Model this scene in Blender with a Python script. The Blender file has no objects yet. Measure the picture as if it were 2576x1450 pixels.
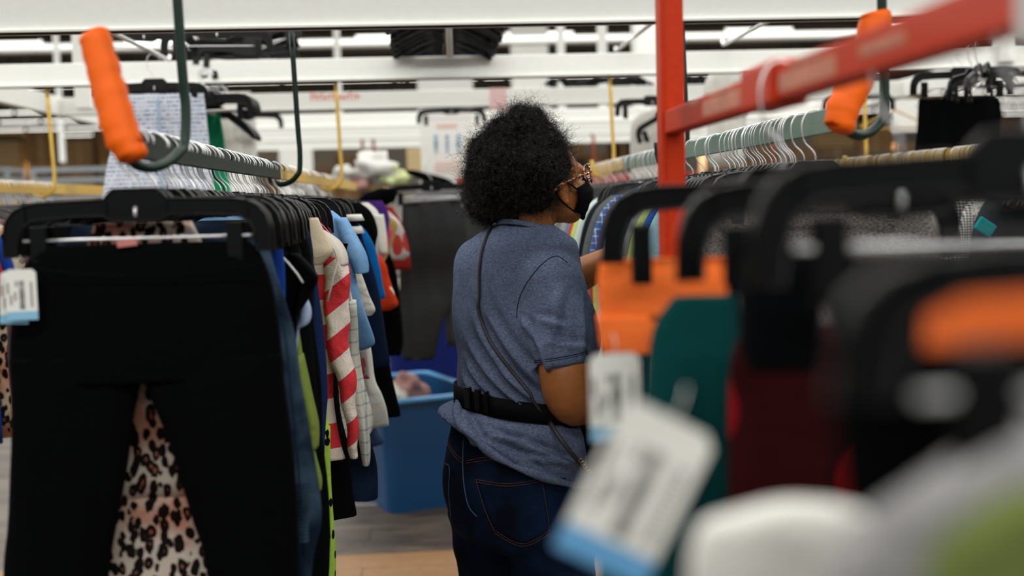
import bpy, bmesh, math, random
import numpy as np
from mathutils import Vector, Matrix, noise
from mathutils.bvhtree import BVHTree

R = random.Random(7)
sc = bpy.context.scene
col = sc.collection

# ------------------------------------------------------------------ camera
F = 2862.0
YAW, PITCH, ROLL = math.atan(178 / F), math.atan(219.8 / F), 0.027
CAM = Vector((0, 0, 1.5))
fwd = Vector((math.sin(YAW) * math.cos(PITCH), math.cos(YAW) * math.cos(PITCH), -math.sin(PITCH)))
r0 = Vector((math.cos(YAW), -math.sin(YAW), 0))
u0 = r0.cross(fwd)
rc = r0 * math.cos(ROLL) - u0 * math.sin(ROLL)
uc = r0 * math.sin(ROLL) + u0 * math.cos(ROLL)
cam_data = bpy.data.cameras.new('camera')
cam = bpy.data.objects.new('camera', cam_data)
col.objects.link(cam)
m = Matrix((rc, uc, -fwd)).transposed().to_4x4()
m.translation = CAM
cam.matrix_world = m
cam_data.sensor_width = 36.0
cam_data.lens = 36.0 * F / 2576
cam_data.clip_start = 0.02
cam_data.clip_end = 200
cam_data.dof.use_dof = True
cam_data.dof.focus_distance = 2.60
cam_data.dof.aperture_fstop = 1.95
sc.camera = cam

# ------------------------------------------------------------------ world, exposure
sc.view_settings.view_transform = 'Standard'
sc.view_settings.look = 'None'
sc.view_settings.gamma = 1
sc.view_settings.exposure = 0.0
sc.view_settings.use_curve_mapping = False
sc.cycles.max_bounces = 6
sc.cycles.sample_clamp_indirect = 4
sc.cycles.use_denoising = True
w = bpy.data.worlds.new('world'); sc.world = w
w.use_nodes = True
w.node_tree.nodes['Background'].inputs[0].default_value = (0.80, 0.92, 1.0, 1)
w.node_tree.nodes['Background'].inputs[1].default_value = 0.2

# ceiling lamp rows above and around the camera (the rows out of frame)
for i, ly in enumerate((-7.3, -3.8, -0.3, 3.2, 6.7, 10.2, 13.7, 17.2)):
    ld = bpy.data.lights.new('lamp_row_light', 'AREA')
    ld.shape = 'RECTANGLE'; ld.size = 22; ld.size_y = 0.3
    ld.energy = 500
    ld.color = (1.0, 0.985, 0.94)
    lo = bpy.data.objects.new('lamp_row_light', ld)
    lo.location = (0.5, ly, 4.38)
    col.objects.link(lo)

# light of the far lamp rows, thrown downwards
for ly in (24.2, 31.2, 38.2, 45.2):
    for lx in (-16, -8, 0, 8, 16):
        ld = bpy.data.lights.new('far_lamp_light', 'SPOT'); ld.energy = 1500; ld.spot_size = 2.7; ld.spot_blend = 0.6; ld.shadow_soft_size = 0
        ld.color = (1.0, 0.985, 0.94)
        lo = bpy.data.objects.new('far_lamp_light', ld); lo.location = (lx, ly, 4.38); col.objects.link(lo)

# ------------------------------------------------------------------ helpers
def at(px, py, d):
    "world point seen at photo pixel (px, py), d metres in front of the camera"
    return CAM + (fwd + rc * ((px - 1288) / F) - uc * ((py - 725) / F)) * d

def srgb(h):
    if isinstance(h, str):
        h = h.lstrip('#')
        c = [int(h[i:i + 2], 16) / 255 for i in (0, 2, 4)]
        return tuple(x / 12.92 if x <= 0.04045 else ((x + 0.055) / 1.055) ** 2.4 for x in c)
    return tuple(h)

class MB:
    def __init__(s):
        s.v = []; s.f = []; s.mi = []; s.sm = []
    def add(s, vs, fs, mi=0, smooth=False):
        o = len(s.v)
        s.v.extend([tuple(v) for v in vs])
        for f in fs:
            s.f.append([i + o for i in f]); s.mi.append(mi); s.sm.append(smooth)
    def box(s, c, size, rot=None, mi=0):
        hx, hy, hz = size[0] / 2, size[1] / 2, size[2] / 2
        vs = [Vector((x, y, z)) for x in (-hx, hx) for y in (-hy, hy) for z in (-hz, hz)]
        if rot is not None: vs = [rot @ v for v in vs]
        vs = [v + Vector(c) for v in vs]
        s.add(vs, [(0, 1, 3, 2), (4, 6, 7, 5), (0, 4, 5, 1), (2, 3, 7, 6), (0, 2, 6, 4), (1, 5, 7, 3)], mi)
    def cbox(s, c, size, b, rot=None, mi=0):
        "box with cut edges"
        bm = bmesh.new(); bmesh.ops.create_cube(bm, size=1)
        for v in bm.verts: v.co = Vector((v.co.x * size[0], v.co.y * size[1], v.co.z * size[2]))
        bmesh.ops.bevel(bm, geom=bm.edges[:], offset=b, segments=2, affect='EDGES', profile=0.5)
        bm.verts.index_update()
        vs = [(rot @ v.co if rot is not None else v.co) + Vector(c) for v in bm.verts]
        s.add(vs, [[v.index for v in f.verts] for f in bm.faces], mi, False)
        bm.free()
    def tube(s, pts, rad, n=8, mi=0, flat=None, cap=True):
        pts = [Vector(p) for p in pts]
        if not hasattr(rad, '__len__'): rad = [rad] * len(pts)
        t = (pts[1] - pts[0]).normalized()
        a = Vector((0, 1, 0)) if abs(t.y) < 0.9 else Vector((1, 0, 0))
        if flat is not None: a = Vector(flat)
        a = (a - t * a.dot(t)).normalized()
        vs = []
        for i, p in enumerate(pts):
            if i == 0: t = pts[1] - pts[0]
            elif i == len(pts) - 1: t = pts[-1] - pts[-2]
            else: t = pts[i + 1] - pts[i - 1]
            t.normalize()
            a = (a - t * a.dot(t))
            if a.length < 1e-5: a = t.orthogonal()
            a.normalize(); b = t.cross(a)
            ra = rad[i]
            r1, r2 = (ra, ra) if not hasattr(ra, '__len__') else ra
            for k in range(n):
                g = 2 * math.pi * k / n
                vs.append(p + a * math.cos(g) * r1 + b * math.sin(g) * r2)
        fs = []
        for i in range(len(pts) - 1):
            for k in range(n):
                k2 = (k + 1) % n
                fs.append((i * n + k, i * n + k2, (i + 1) * n + k2, (i + 1) * n + k))
        if cap:
            fs.append(tuple(range(n))[::-1]); fs.append(tuple((len(pts) - 1) * n + k for k in range(n)))
        s.add(vs, fs, mi, True)
    def loft(s, rows, n=24, mi=0, fold=None, caps=True):
        "rows: (cx, cy, z, rx, ry, rot, p, kx) horizontal sections, top to bottom"
        vs = []
        for row in rows:
            cx, cy, z, rx, ry = row[:5]
            rot = row[5] if len(row) > 5 else 0
            p = row[6] if len(row) > 6 else 1.0
            kx = row[7] if len(row) > 7 else 0
            for k in range(n):
                g = 2 * math.pi * k / n
                c, q = math.cos(g), math.sin(g)
                x = rx * math.copysign(abs(c) ** p, c); y = ry * math.copysign(abs(q) ** p, q)
                X = x * math.cos(rot) - y * math.sin(rot); Y = x * math.sin(rot) + y * math.cos(rot)
                zz = z + kx * X
                v = Vector((cx + X, cy + Y, zz))
                if fold: v = fold(v)
                vs.append(v)
        fs = []
        for i in range(len(rows) - 1):
            for k in range(n):
                k2 = (k + 1) % n
                fs.append((i * n + k, (i + 1) * n + k, (i + 1) * n + k2, i * n + k2))
        if caps:
            fs.append(tuple(range(n))); fs.append(tuple((len(rows) - 1) * n + k for k in range(n))[::-1])
        s.add(vs, fs, mi, True)
    def ball(s, c, r, mi=0, nu=16, nv=10, rot=None):
        if not hasattr(r, '__len__'): r = (r, r, r)
        vs = [Vector((0, 0, r[2]))]
        for i in range(1, nv):
            a = math.pi * i / nv
            for k in range(nu):
                g = 2 * math.pi * k / nu
                vs.append(Vector((r[0] * math.sin(a) * math.cos(g), r[1] * math.sin(a) * math.sin(g), r[2] * math.cos(a))))
        vs.append(Vector((0, 0, -r[2])))
        fs = [(0, 1 + k, 1 + (k + 1) % nu) for k in range(nu)]
        for i in range(nv - 2):
            for k in range(nu):
                k2 = (k + 1) % nu
                fs.append((1 + i * nu + k, 1 + (i + 1) * nu + k, 1 + (i + 1) * nu + k2, 1 + i * nu + k2))
        L = len(vs) - 1
        fs += [(L, 1 + (nv - 2) * nu + (k + 1) % nu, 1 + (nv - 2) * nu + k) for k in range(nu)]
        if rot is not None: vs = [rot @ v for v in vs]
        s.add([v + Vector(c) for v in vs], fs, mi, True)
    def prism(s, poly, y0, y1, mi=0):
        "polygon in the XZ plane given thickness along Y"
        n = len(poly)
        vs = [(p[0], y0, p[1]) for p in poly] + [(p[0], y1, p[1]) for p in poly]
        fs = [tuple(range(n))[::-1], tuple(range(n, 2 * n))]
        fs += [(i, (i + 1) % n, (i + 1) % n + n, i + n) for i in range(n)]
        s.add(vs, fs, mi)
    def mesh(s, name, mats):
        me = bpy.data.meshes.new(name)
        me.from_pydata(s.v, [], s.f)
        if not isinstance(mats, (list, tuple)): mats = [mats]
        for mt in mats: me.materials.append(mt)
        me.polygons.foreach_set('material_index', s.mi)
        me.polygons.foreach_set('use_smooth', s.sm)
        me.update()
        return me
    def build(s, name, mats, parent=None, loc=None):
        return obj(name, s.mesh(name, mats), parent, loc)

def obj(name, me, parent=None, loc=None):
    o = bpy.data.objects.new(name, me)
    col.objects.link(o)
    if parent: o.parent = parent
    if loc is not None: o.location = loc
    return o

def tag(o, label=None, cat=None, group=None, kind=None):
    if label: o['label'] = label
    if cat: o['category'] = cat
    if group: o['group'] = group
    if kind: o['kind'] = kind
    return o

def thing(name, loc, label, cat, group=None, rz=0):
    o = bpy.data.objects.new(name, None); col.objects.link(o)
    o.location = loc; o.rotation_euler = (0, 0, rz); o.empty_display_size = 0.05
    return tag(o, label, cat, group)

def dup(root, loc, rot=None, label=None, group=None):
    r = root.copy(); col.objects.link(r); r.location = loc
    if rot is not None: r.rotation_euler = rot
    if label: r['label'] = label
    if group: r['group'] = group
    for ch in list(root.children):
        c = ch.copy(); col.objects.link(c); c.parent = r
    return r

def remesh(mb, voxel, name, mats, smooth=4, disp=None, decim=None):
    me = mb.mesh(name, mats)
    o = bpy.data.objects.new(name, me); col.objects.link(o)
    md = o.modifiers.new('r', 'REMESH'); md.mode = 'VOXEL'; md.voxel_size = voxel
    ms = o.modifiers.new('s', 'SMOOTH'); ms.factor = 0.5; ms.iterations = smooth
    dg = bpy.context.evaluated_depsgraph_get()
    ev = o.evaluated_get(dg)
    out = bpy.data.meshes.new_from_object(ev, depsgraph=dg)
    bpy.data.objects.remove(o); bpy.data.meshes.remove(me)
    n = len(out.vertices)
    if disp:
        co = np.empty(n * 3); out.vertices.foreach_get('co', co); co = co.reshape(-1, 3)
        no = np.empty(n * 3); out.vertices.foreach_get('normal', no); no = no.reshape(-1, 3)
        co = disp(co, no)
        out.vertices.foreach_set('co', co.ravel())
    out.materials.clear()
    for mt in (mats if isinstance(mats, (list, tuple)) else [mats]): out.materials.append(mt)
    out.polygons.foreach_set('use_smooth', [True] * len(out.polygons))
    out.polygons.foreach_set('material_index', [0] * len(out.polygons))
    out.update(); out.name = name
    return out

def smooth_poly(pts, k=3):
    "Chaikin-free Catmull-Rom resampling of a list of tuples"
    if len(pts) < 3: return pts
    a = [tuple(p) for p in pts]; out = []
    P = [a[0]] + a + [a[-1]]
    for i in range(1, len(P) - 2):
        for j in range(k):
            t = j / k
            out.append(tuple(0.5 * ((2 * P[i][q]) + (-P[i - 1][q] + P[i + 1][q]) * t + (2 * P[i - 1][q] - 5 * P[i][q] + 4 * P[i + 1][q] - P[i + 2][q]) * t * t + (-P[i - 1][q] + 3 * P[i][q] - 3 * P[i + 1][q] + P[i + 2][q]) * t ** 3) for q in range(len(a[0]))))
    out.append(a[-1])
    return out

# ------------------------------------------------------------------ materials
_mats = {}
def newmat(name):
    mt = bpy.data.materials.new(name); mt.use_nodes = True
    nt = mt.node_tree; b = nt.nodes['Principled BSDF']
    return mt, nt, b
def link(nt, a, b): nt.links.new(a, b)
def node(nt, typ, **kw):
    n = nt.nodes.new(typ)
    for k, v in kw.items():
        if k in n.inputs.keys(): n.inputs[k].default_value = v
        else: setattr(n, k, v)
    return n
def mix(nt, fac, a, b):
    n = nt.nodes.new('ShaderNodeMix'); n.data_type = 'RGBA'
    for s, v in ((n.inputs[0], fac), (n.inputs[6], a), (n.inputs[7], b)):
        if isinstance(v, bpy.types.NodeSocket): link(nt, v, s)
        elif isinstance(v, (int, float)): s.default_value = v
        else: s.default_value = (*srgb(v), 1)
    return n.outputs[2]
def ramp(nt, fac, stops, interp='CONSTANT'):
    n = nt.nodes.new('ShaderNodeValToRGB'); n.color_ramp.interpolation = interp
    e = n.color_ramp.elements
    while len(e) < len(stops): e.new(0.5)
    for i, (p, c) in enumerate(stops):
        e[i].position = p; e[i].color = (*srgb(c), 1)
    link(nt, fac, n.inputs[0]); return n.outputs[0]
def math_(nt, op, a, b=0.0):
    n = nt.nodes.new('ShaderNodeMath'); n.operation = op
    for s, v in ((n.inputs[0], a), (n.inputs[1], b)):
        if isinstance(v, bpy.types.NodeSocket): link(nt, v, s)
        else: s.default_value = v
    return n.outputs[0]

def simple(name, color, rough=0.5, metal=0, bump=0, bscale=200, var=0, coat=0, spec=None):
    if name in _mats: return _mats[name]
    mt, nt, b = newmat(name)
    c = srgb(color)
    b.inputs['Base Color'].default_value = (*c, 1)
    b.inputs['Roughness'].default_value = rough
    b.inputs['Metallic'].default_value = metal
    if spec is not None: b.inputs['Specular IOR Level'].default_value = spec
    if coat: b.inputs['Coat Weight'].default_value = coat
    tc = node(nt, 'ShaderNodeTexCoord')
    nz = node(nt, 'ShaderNodeTexNoise', Scale=bscale, Detail=3.0)
    link(nt, tc.outputs['Object'], nz.inputs['Vector'])
    v = max(var, 0.04)
    o = mix(nt, nz.outputs['Fac'], tuple(x * (1 - v) for x in c), tuple(min(1, x * (1 + v)) for x in c))
    link(nt, o, b.inputs['Base Color'])
    if bump:
        bp = node(nt, 'ShaderNodeBump', Strength=bump, Distance=0.002)
        link(nt, nz.outputs['Fac'], bp.inputs['Height']); link(nt, bp.outputs[0], b.inputs['Normal'])
    _mats[name] = mt
    return mt

def fabric(name, color, kind='plain', c2='#ffffff', c3='#888888', scale=1.0, bump=0.35):
    if name in _mats: return _mats[name]
    mt, nt, b = newmat(name)
    b.inputs['Roughness'].default_value = 0.9
    b.inputs['Specular IOR Level'].default_value = 0.06
    b.inputs['Sheen Weight'].default_value = 0.0
    tc = node(nt, 'ShaderNodeTexCoord'); O = tc.outputs['Object']
    sx = node(nt, 'ShaderNodeSeparateXYZ'); link(nt, O, sx.inputs[0])
    fine = node(nt, 'ShaderNodeTexNoise', Scale=420.0, Detail=2.0); link(nt, O, fine.inputs['Vector'])
    big = node(nt, 'ShaderNodeTexNoise', Scale=9.0, Detail=4.0); link(nt, O, big.inputs['Vector'])
    c = srgb(color)
    dk = tuple(x * 0.8 for x in c)
    base = mix(nt, big.outputs['Fac'], dk, c)
    if kind == 'stripes':       # horizontal bands
        s = math_(nt, 'FRACT', math_(nt, 'MULTIPLY', sx.outputs['Z'], 1 / scale))
        base = mix(nt, math_(nt, 'GREATER_THAN', s, 0.5), color, c2)
    elif kind == 'slant':
        s = math_(nt, 'FRACT', math_(nt, 'MULTIPLY', math_(nt, 'ADD', sx.outputs['Z'], math_(nt, 'MULTIPLY', sx.outputs['X'], -0.75)), 1 / scale))
        base = mix(nt, math_(nt, 'GREATER_THAN', s, 0.5), color, c2)
    elif kind == 'plaid':
        s1 = math_(nt, 'LESS_THAN', math_(nt, 'FRACT', math_(nt, 'MULTIPLY', sx.outputs['Z'], 1 / scale)), 0.16)
        s2 = math_(nt, 'LESS_THAN', math_(nt, 'FRACT', math_(nt, 'MULTIPLY', sx.outputs['X'], 1 / scale)), 0.16)
        base = mix(nt, math_(nt, 'MULTIPLY', math_(nt, 'ADD', s1, s2), 0.5), color, c2)
    elif kind == 'check':
        s1 = math_(nt, 'LESS_THAN', math_(nt, 'FRACT', math_(nt, 'MULTIPLY', sx.outputs['Z'], 1 / scale)), 0.5)
        s2 = math_(nt, 'LESS_THAN', math_(nt, 'FRACT', math_(nt, 'MULTIPLY', sx.outputs['X'], 1 / scale)), 0.5)
        base = mix(nt, math_(nt, 'MULTIPLY', math_(nt, 'ADD', s1, s2), 0.5), color, c2)
    elif kind == 'denim':
        st = node(nt, 'ShaderNodeTexNoise', Scale=60.0, Detail=5.0)
        mp = node(nt, 'ShaderNodeMapping'); mp.inputs['Scale'].default_value = (6, 6, 0.6)
        link(nt, O, mp.inputs[0]); link(nt, mp.outputs[0], st.inputs['Vector'])
        cl = ramp(nt, big.outputs['Fac'], [(0.42, '#000000'), (0.68, '#ffffff')], 'LINEAR')
        base = mix(nt, cl, color, c2)
        base = mix(nt, math_(nt, 'MULTIPLY', st.outputs['Fac'], 0.4), base, c3)
    elif kind == 'heather':
        st = node(nt, 'ShaderNodeTexNoise', Scale=170.0, Detail=3.0)
        mp = node(nt, 'ShaderNodeMapping'); mp.inputs['Scale'].default_value = (1, 1, 3.2)
        link(nt, O, mp.inputs[0]); link(nt, mp.outputs[0], st.inputs['Vector'])
        base = ramp(nt, st.outputs['Fac'], [(0.30, color), (0.72, c2)], 'LINEAR')
    elif kind == 'spots' or kind == 'leopard' or kind == 'floral':
        vo = node(nt, 'ShaderNodeTexVoronoi', Scale=scale)
        wp = node(nt, 'ShaderNodeTexNoise', Scale=scale * 0.8, Detail=2.0)
        mp = node(nt, 'ShaderNodeMapping'); mp.inputs['Scale'].default_value = (1, 1, 0.62)
        link(nt, O, mp.inputs[0]); link(nt, mp.outputs[0], wp.inputs['Vector'])
        va = node(nt, 'ShaderNodeVectorMath'); va.operation = 'MULTIPLY_ADD'
        link(nt, wp.outputs['Color'], va.inputs[0]); va.inputs[1].default_value = (0.7 / scale,) * 3
        link(nt, mp.outputs[0], va.inputs[2]); link(nt, va.outputs[0], vo.inputs['Vector'])
        if kind == 'spots':
            base = ramp(nt, vo.outputs['Distance'], [(0.0, c2), (0.34, color)])
        elif kind == 'leopard':
            ring = ramp(nt, vo.outputs['Distance'], [(0.0, c3), (0.2, '#171310'), (0.56, color)])
            patch = ramp(nt, wp.outputs['Fac'], [(0.0, '#000000'), (0.5, '#ffffff')])
            solid = ramp(nt, vo.outputs['Distance'], [(0.0, '#171310'), (0.50, color)])
            base = mix(nt, patch, ring, solid)
            pk = ramp(nt, big.outputs['Fac'], [(0.45, '#ffffff'), (0.6, '#e8a890')], 'LINEAR')
            n = nt.nodes.new('ShaderNodeMix'); n.data_type = 'RGBA'; n.blend_type = 'MULTIPLY'
            n.inputs[0].default_value = 0.9
            link(nt, base, n.inputs[6]); link(nt, pk, n.inputs[7]); base = n.outputs[2]
        else:
            sp = node(nt, 'ShaderNodeSeparateColor'); link(nt, vo.outputs['Color'], sp.inputs[0])
            pal = ramp(nt, sp.outputs[0], [(0.0, c2), (0.4, c3), (0.62, color), (0.85, c2)])
            base = mix(nt, ramp(nt, vo.outputs['Distance'], [(0.0, '#ffffff'), (0.42, '#000000')]), color, pal)
    elif kind == 'lines':
        s1 = math_(nt, 'LESS_THAN', math_(nt, 'FRACT', math_(nt, 'MULTIPLY', sx.outputs['Z'], 1 / scale)), 0.33)
        nn = node(nt, 'ShaderNodeTexNoise', Scale=150.0, Detail=1.0); link(nt, O, nn.inputs['Vector'])
        g = math_(nt, 'MULTIPLY', s1, math_(nt, 'GREATER_THAN', nn.outputs['Fac'], 0.5))
        base = mix(nt, g, color, c2)
    v = mix(nt, fine.outputs['Fac'], (0.72, 0.72, 0.72), (1.2, 1.2, 1.2))
    n = nt.nodes.new('ShaderNodeMix'); n.data_type = 'RGBA'; n.blend_type = 'MULTIPLY'
    n.inputs[0].default_value = 0.6; link(nt, base, n.inputs[6]); link(nt, v, n.inputs[7])
    link(nt, n.outputs[2], b.inputs['Base Color'])
    wr = node(nt, 'ShaderNodeTexNoise', Scale=22.0, Detail=4.0, Distortion=0.6); link(nt, O, wr.inputs['Vector'])
    h = math_(nt, 'ADD', math_(nt, 'MULTIPLY', wr.outputs['Fac'], 6.0), fine.outputs['Fac'])
    bp = node(nt, 'ShaderNodeBump', Strength=bump, Distance=0.003)
    link(nt, h, bp.inputs['Height']); link(nt, bp.outputs[0], b.inputs['Normal'])
    _mats[name] = mt
    return mt

def emit(name, color, strength):
    mt, nt, b = newmat(name)
    b.inputs['Base Color'].default_value = (*srgb(color), 1)
    b.inputs['Emission Color'].default_value = (*srgb(color), 1)
    b.inputs['Emission Strength'].default_value = strength
    return mt

WHITE = simple('white_paint', '#e9eae5', 0.55, bump=0.05, bscale=40, var=0.03)
GREEN = simple('green_enamel', '#052419', 0.42, bump=0.25, bscale=260, var=0.15, spec=0.3)
GREENR2 = simple('pale_green_rail_paint', '#61796c', 0.45, bump=0.3, bscale=180, var=0.2)
GREENR = simple('green_rail_paint', '#0e2219', 0.5, spec=0.2, bump=0.3, bscale=180, var=0.25)
YELLOW = simple('yellow_enamel', '#d8b250', 0.45, bump=0.1, var=0.1)
RED = simple('red_enamel', '#b83008', 0.45, bump=0.15, bscale=90, var=0.15, spec=0.2)
ORANGE = simple('orange_foam_wrap', '#f06402', 0.55, bump=0.8, bscale=28, spec=0.3, var=0.08)
PLASTIC = simple('black_plastic', '#030405', 0.33, bump=0.08, bscale=300, var=0.1, spec=0.26)
CHROME = simple('steel_wire', '#e6e8ea', 0.3, metal=0.6)
STEEL = simple('grey_steel', '#8c9499', 0.5, metal=0.3, var=0.1)

# ------------------------------------------------------------------ structure
def struct(name, mb, mat, parent=None):
    o = mb.build(name, mat, parent)
    if not parent: o['kind'] = 'structure'
    return o

mt, nt, b = newmat('worn_floor'); FLOOR = mt
tc = node(nt, 'ShaderNodeTexCoord')
n1 = node(nt, 'ShaderNodeTexNoise', Scale=3.0, Detail=6.0, Roughness=0.65)
mp = node(nt, 'ShaderNodeMapping'); mp.inputs['Scale'].default_value = (0.7, 2.4, 1)
link(nt, tc.outputs['Object'], mp.inputs[0]); link(nt, mp.outputs[0], n1.inputs['Vector'])
link(nt, ramp(nt, n1.outputs['Fac'], [(0.3, '#2b231c'), (0.5, '#4c4238'), (0.7, '#6f6456')], 'LINEAR'), b.inputs['Base Color'])
b.inputs['Roughness'].default_value = 0.45
FLOOR2 = simple('plank_edge_dark', '#3c352e', 0.7)
TANP = simple('tan_plank', '#8f6a42', 0.5, bump=0.1, bscale=20, var=0.25)
mb = MB(); mb.box((0, 22, -0.03), (52, 62, 0.04)); fl = struct('floor', mb, FLOOR2)
# planks of the aisle that the photograph lets one pick apart
y = 3.3; k = 0
while y < 8.4:
    wd = 0.19
    x = -2.0
    while x < 2.29:
        L = (0.42 + (k % 3) * 0.4) if x == -2.0 else 1.22
        L = min(L, 2.3 - x)
        mb = MB(); mb.box((x + L / 2, y + wd / 2, -0.004 + R.uniform(-0.0008, 0.0008)), (L - 0.003, wd - 0.003, 0.012))
        mb.build('plank', TANP if y < 4.75 else FLOOR, fl)
        x += L
    y += wd; k += 1
mb = MB()
for (x0, x1, y0, y1) in ((-26, 26, -9, 3.3), (-26, 26, 8.48, 53), (-26, -2.0, 3.3, 8.48), (2.3, 26, 3.3, 8.48)):
    mb.box(((x0 + x1) / 2, (y0 + y1) / 2, -0.006), (x1 - x0, y1 - y0, 0.012))
mb.build('floor_covering', FLOOR, fl)
mb = MB(); mb.box((0.3, 5.62, 0.004), (3.0, 0.022, 0.006)); mb.build('metal_strip', simple('strip_metal', '#b9bab6', 0.4, metal=0.3), fl)

mt, nt, b = newmat('ceiling_deck'); CEIL = mt
tc = node(nt, 'ShaderNodeTexCoord')
wv = node(nt, 'ShaderNodeTexNoise', Scale=1.2, Detail=4.0)
mp = node(nt, 'ShaderNodeMapping'); mp.inputs['Scale'].default_value = (0.2, 3, 1)
link(nt, tc.outputs['Object'], mp.inputs[0]); link(nt, mp.outputs[0], wv.inputs['Vector'])
link(nt, ramp(nt, wv.outputs['Fac'], [(0.35, '#3a352e'), (0.65, '#565047')], 'LINEAR'), b.inputs['Base Color'])
b.inputs['Roughness'].default_value = 0.8
mb = MB(); mb.box((0, 22, 4.75), (52, 62, 0.1)); ce = struct('ceiling', mb, CEIL)
for i in range(24):       # the ribs of the roof deck
    mb = MB(); mb.box((0, 9 + i * 1.75, 4.66), (52, 0.09, 0.09)); mb.build('rib', CEIL, ce)
WALLW = simple('white_block_wall', '#e4e4df', 0.8, bump=0.1, bscale=8, var=0.04)
WALLT = simple('tan_block_wall', '#b79b72', 0.85, bump=0.1, bscale=3, var=0.2)
mb = MB(); mb.box((0, 52.6, 2.35), (52, 0.3, 4.7)); struct('wall_back', mb, WALLW)
mb = MB(); mb.box((-25.8, 22, 2.35), (0.3, 61, 4.7)); struct('wall_left', mb, WALLT)
mb = MB(); mb.box((25.8, 22, 2.35), (0.3, 61, 4.7)); struct('wall_right', mb, WALLT)

# ------------------------------------------------------------------ ceiling lamps
TUBE = emit('lamp_tube', '#fffdf4', 3.0)
mbf = MB(); mbf.box((0, 0, 0.06), (1.26, 0.30, 0.05)); mbf.box((0, -0.145, 0.02), (1.26, 0.012, 0.05)); mbf.box((0, 0.145, 0.02), (1.26, 0.012, 0.05)); fix_me = mbf.mesh('fixture', simple('fixture_grey', '#6a665f', 0.7))
mbr = MB(); mbr.tube([(0, 0, 0.07), (0, 0, 0.21)], 0.008, 5); rod_me = mbr.mesh('drop_rod', WHITE)
mbt = MB(); mbt.tube([(-0.6, -0.035, 0.0), (0.6, -0.035, 0.0)], 0.03, 8); mbt.tube([(-0.6, 0.035, 0.0), (0.6, 0.035, 0.0)], 0.03, 8)
tube_me = mbt.mesh('tube', TUBE)
row_names = ['nearest', 'second', 'third', 'fourth', 'fifth', 'sixth', 'seventh', 'eighth']
for k in range(8):
    ly = 20.7 + 3.5 * k
    x = max(-24.6, -0.62 * ly + (k % 3) * 0.4)
    while x < min(24.5, 0.58 * ly):
        if R.random() > 0.12:
            t = thing('fluorescent_lamp', (x, ly, 4.49), 'long white fluorescent tube lamp in the %s row of lit lamps along the ceiling' % row_names[k], 'lamp',
                      'fluorescent lamps of the %s ceiling row' % row_names[k])
            obj('fixture', fix_me, t); obj('tube', tube_me, t)
            for rx_ in (-0.45, 0.45): obj('drop_rod', rod_me, t, (rx_, 0, 0))
        x += 1.34

# ------------------------------------------------------------------ overhead white beams
ZB = 1.5 + 0.516
beam_lab = ['broad white steel beam right above the camera, just out of view', 'broad white steel beam across the top of the picture',
            'white steel beam behind and below the top one, with hangers piled on it', 'third white overhead beam, with small red lettering on it',
            'white overhead beam behind the lettered one', 'fifth white overhead beam, thin in the distance', 'farthest thin white overhead beam']
beams = []
for i, by in enumerate((1.93, 3.40, 4.83, 6.26, 7.69, 9.12, 10.55)):
    mb = MB()
    h = 0.15 if i < 2 else 0.093
    bw = 2.4 if i == 0 else (9.0 if i < 3 else 4.6); bc = 0.4 if i < 3 else 0.3
    mb.cbox((bc, by, ZB + h / 2), (bw, 0.045, h), 0.004)
    mb.box((bc, by, ZB + 0.003), (bw - 0.02, 0.07, 0.006))
    o = mb.build('overhead_beam', WHITE)
    tag(o, beam_lab[i], 'beam', 'white overhead beams'); beams.append(o)
# small red lettering on the third beam, too blurred in the photograph to read: separate strokes only
p = at(788, 258, 6.21); mb = MB(); rr = random.Random(11); x = 0
for k in range(13):
    h_ = rr.choice((0.030, 0.034, 0.042)) if k else 0.052
    mb.box((x, 0, h_ / 2), (0.006, 0.001, h_)); mb.box((x + 0.009, 0, h_ * rr.choice((0.3, 0.55, 0.9))), (0.014, 0.001, 0.006)); x += 0.0205
o = mb.build('lettering', simple('red_print', '#d8402c', 0.6), beams[3], (p.x, 6.26 - 0.0235, p.z)); o['kind'] = 'stuff'
# long beams running away from the camera
for (bx, y0, y1, lab) in ((-2.02, 4.8, 9.0, 'white beam running away from the camera at the left side'), (2.62, 3.4, 9.0, 'white beam running away from the camera at the right side')):
    mb = MB(); mb.cbox((bx, (y0 + y1) / 2, ZB + 0.05), (0.05, y1 - y0, 0.1), 0.004)
    tag(mb.build('overhead_beam', WHITE), lab, 'beam', 'white overhead beams')
# drop posts of the beam grid and the duct under the far lamps
for (px, d, wd, lab) in ((205, 5.9, 0.075, 'white square drop post left of the orange foam tube'), (848, 9.5, 0.05, 'thin white drop post left of the big black hanger bundle'),
                         (1411, 9.2, 0.06, 'white drop post nearer the bundle of the pair above the head'), (1515, 9.2, 0.07, 'white drop post nearer the red post of the pair above the head'),
                         (142, 12.0, 0.05, 'thin white drop post at the far left edge under the lamp'), (2525, 4.9, 0.07, 'white drop post at the far right edge')):
    p = at(px, 130, d)
    mb = MB(); mb.cbox((0, 0, (4.7 - ZB) / 2), (wd, wd, 4.7 - ZB), 0.003)
    tag(mb.build('drop_post', WHITE, None, (p.x, p.y, ZB + 0.02)), lab, 'post')
mb = MB(); mb.tube([(-9, 14.5, 3.52), (12, 14.5, 3.50)], 0.055, 12)
tag(mb.build('ceiling_duct', WHITE), 'long white pipe hung under the nearest lamp row', 'pipe')

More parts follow.
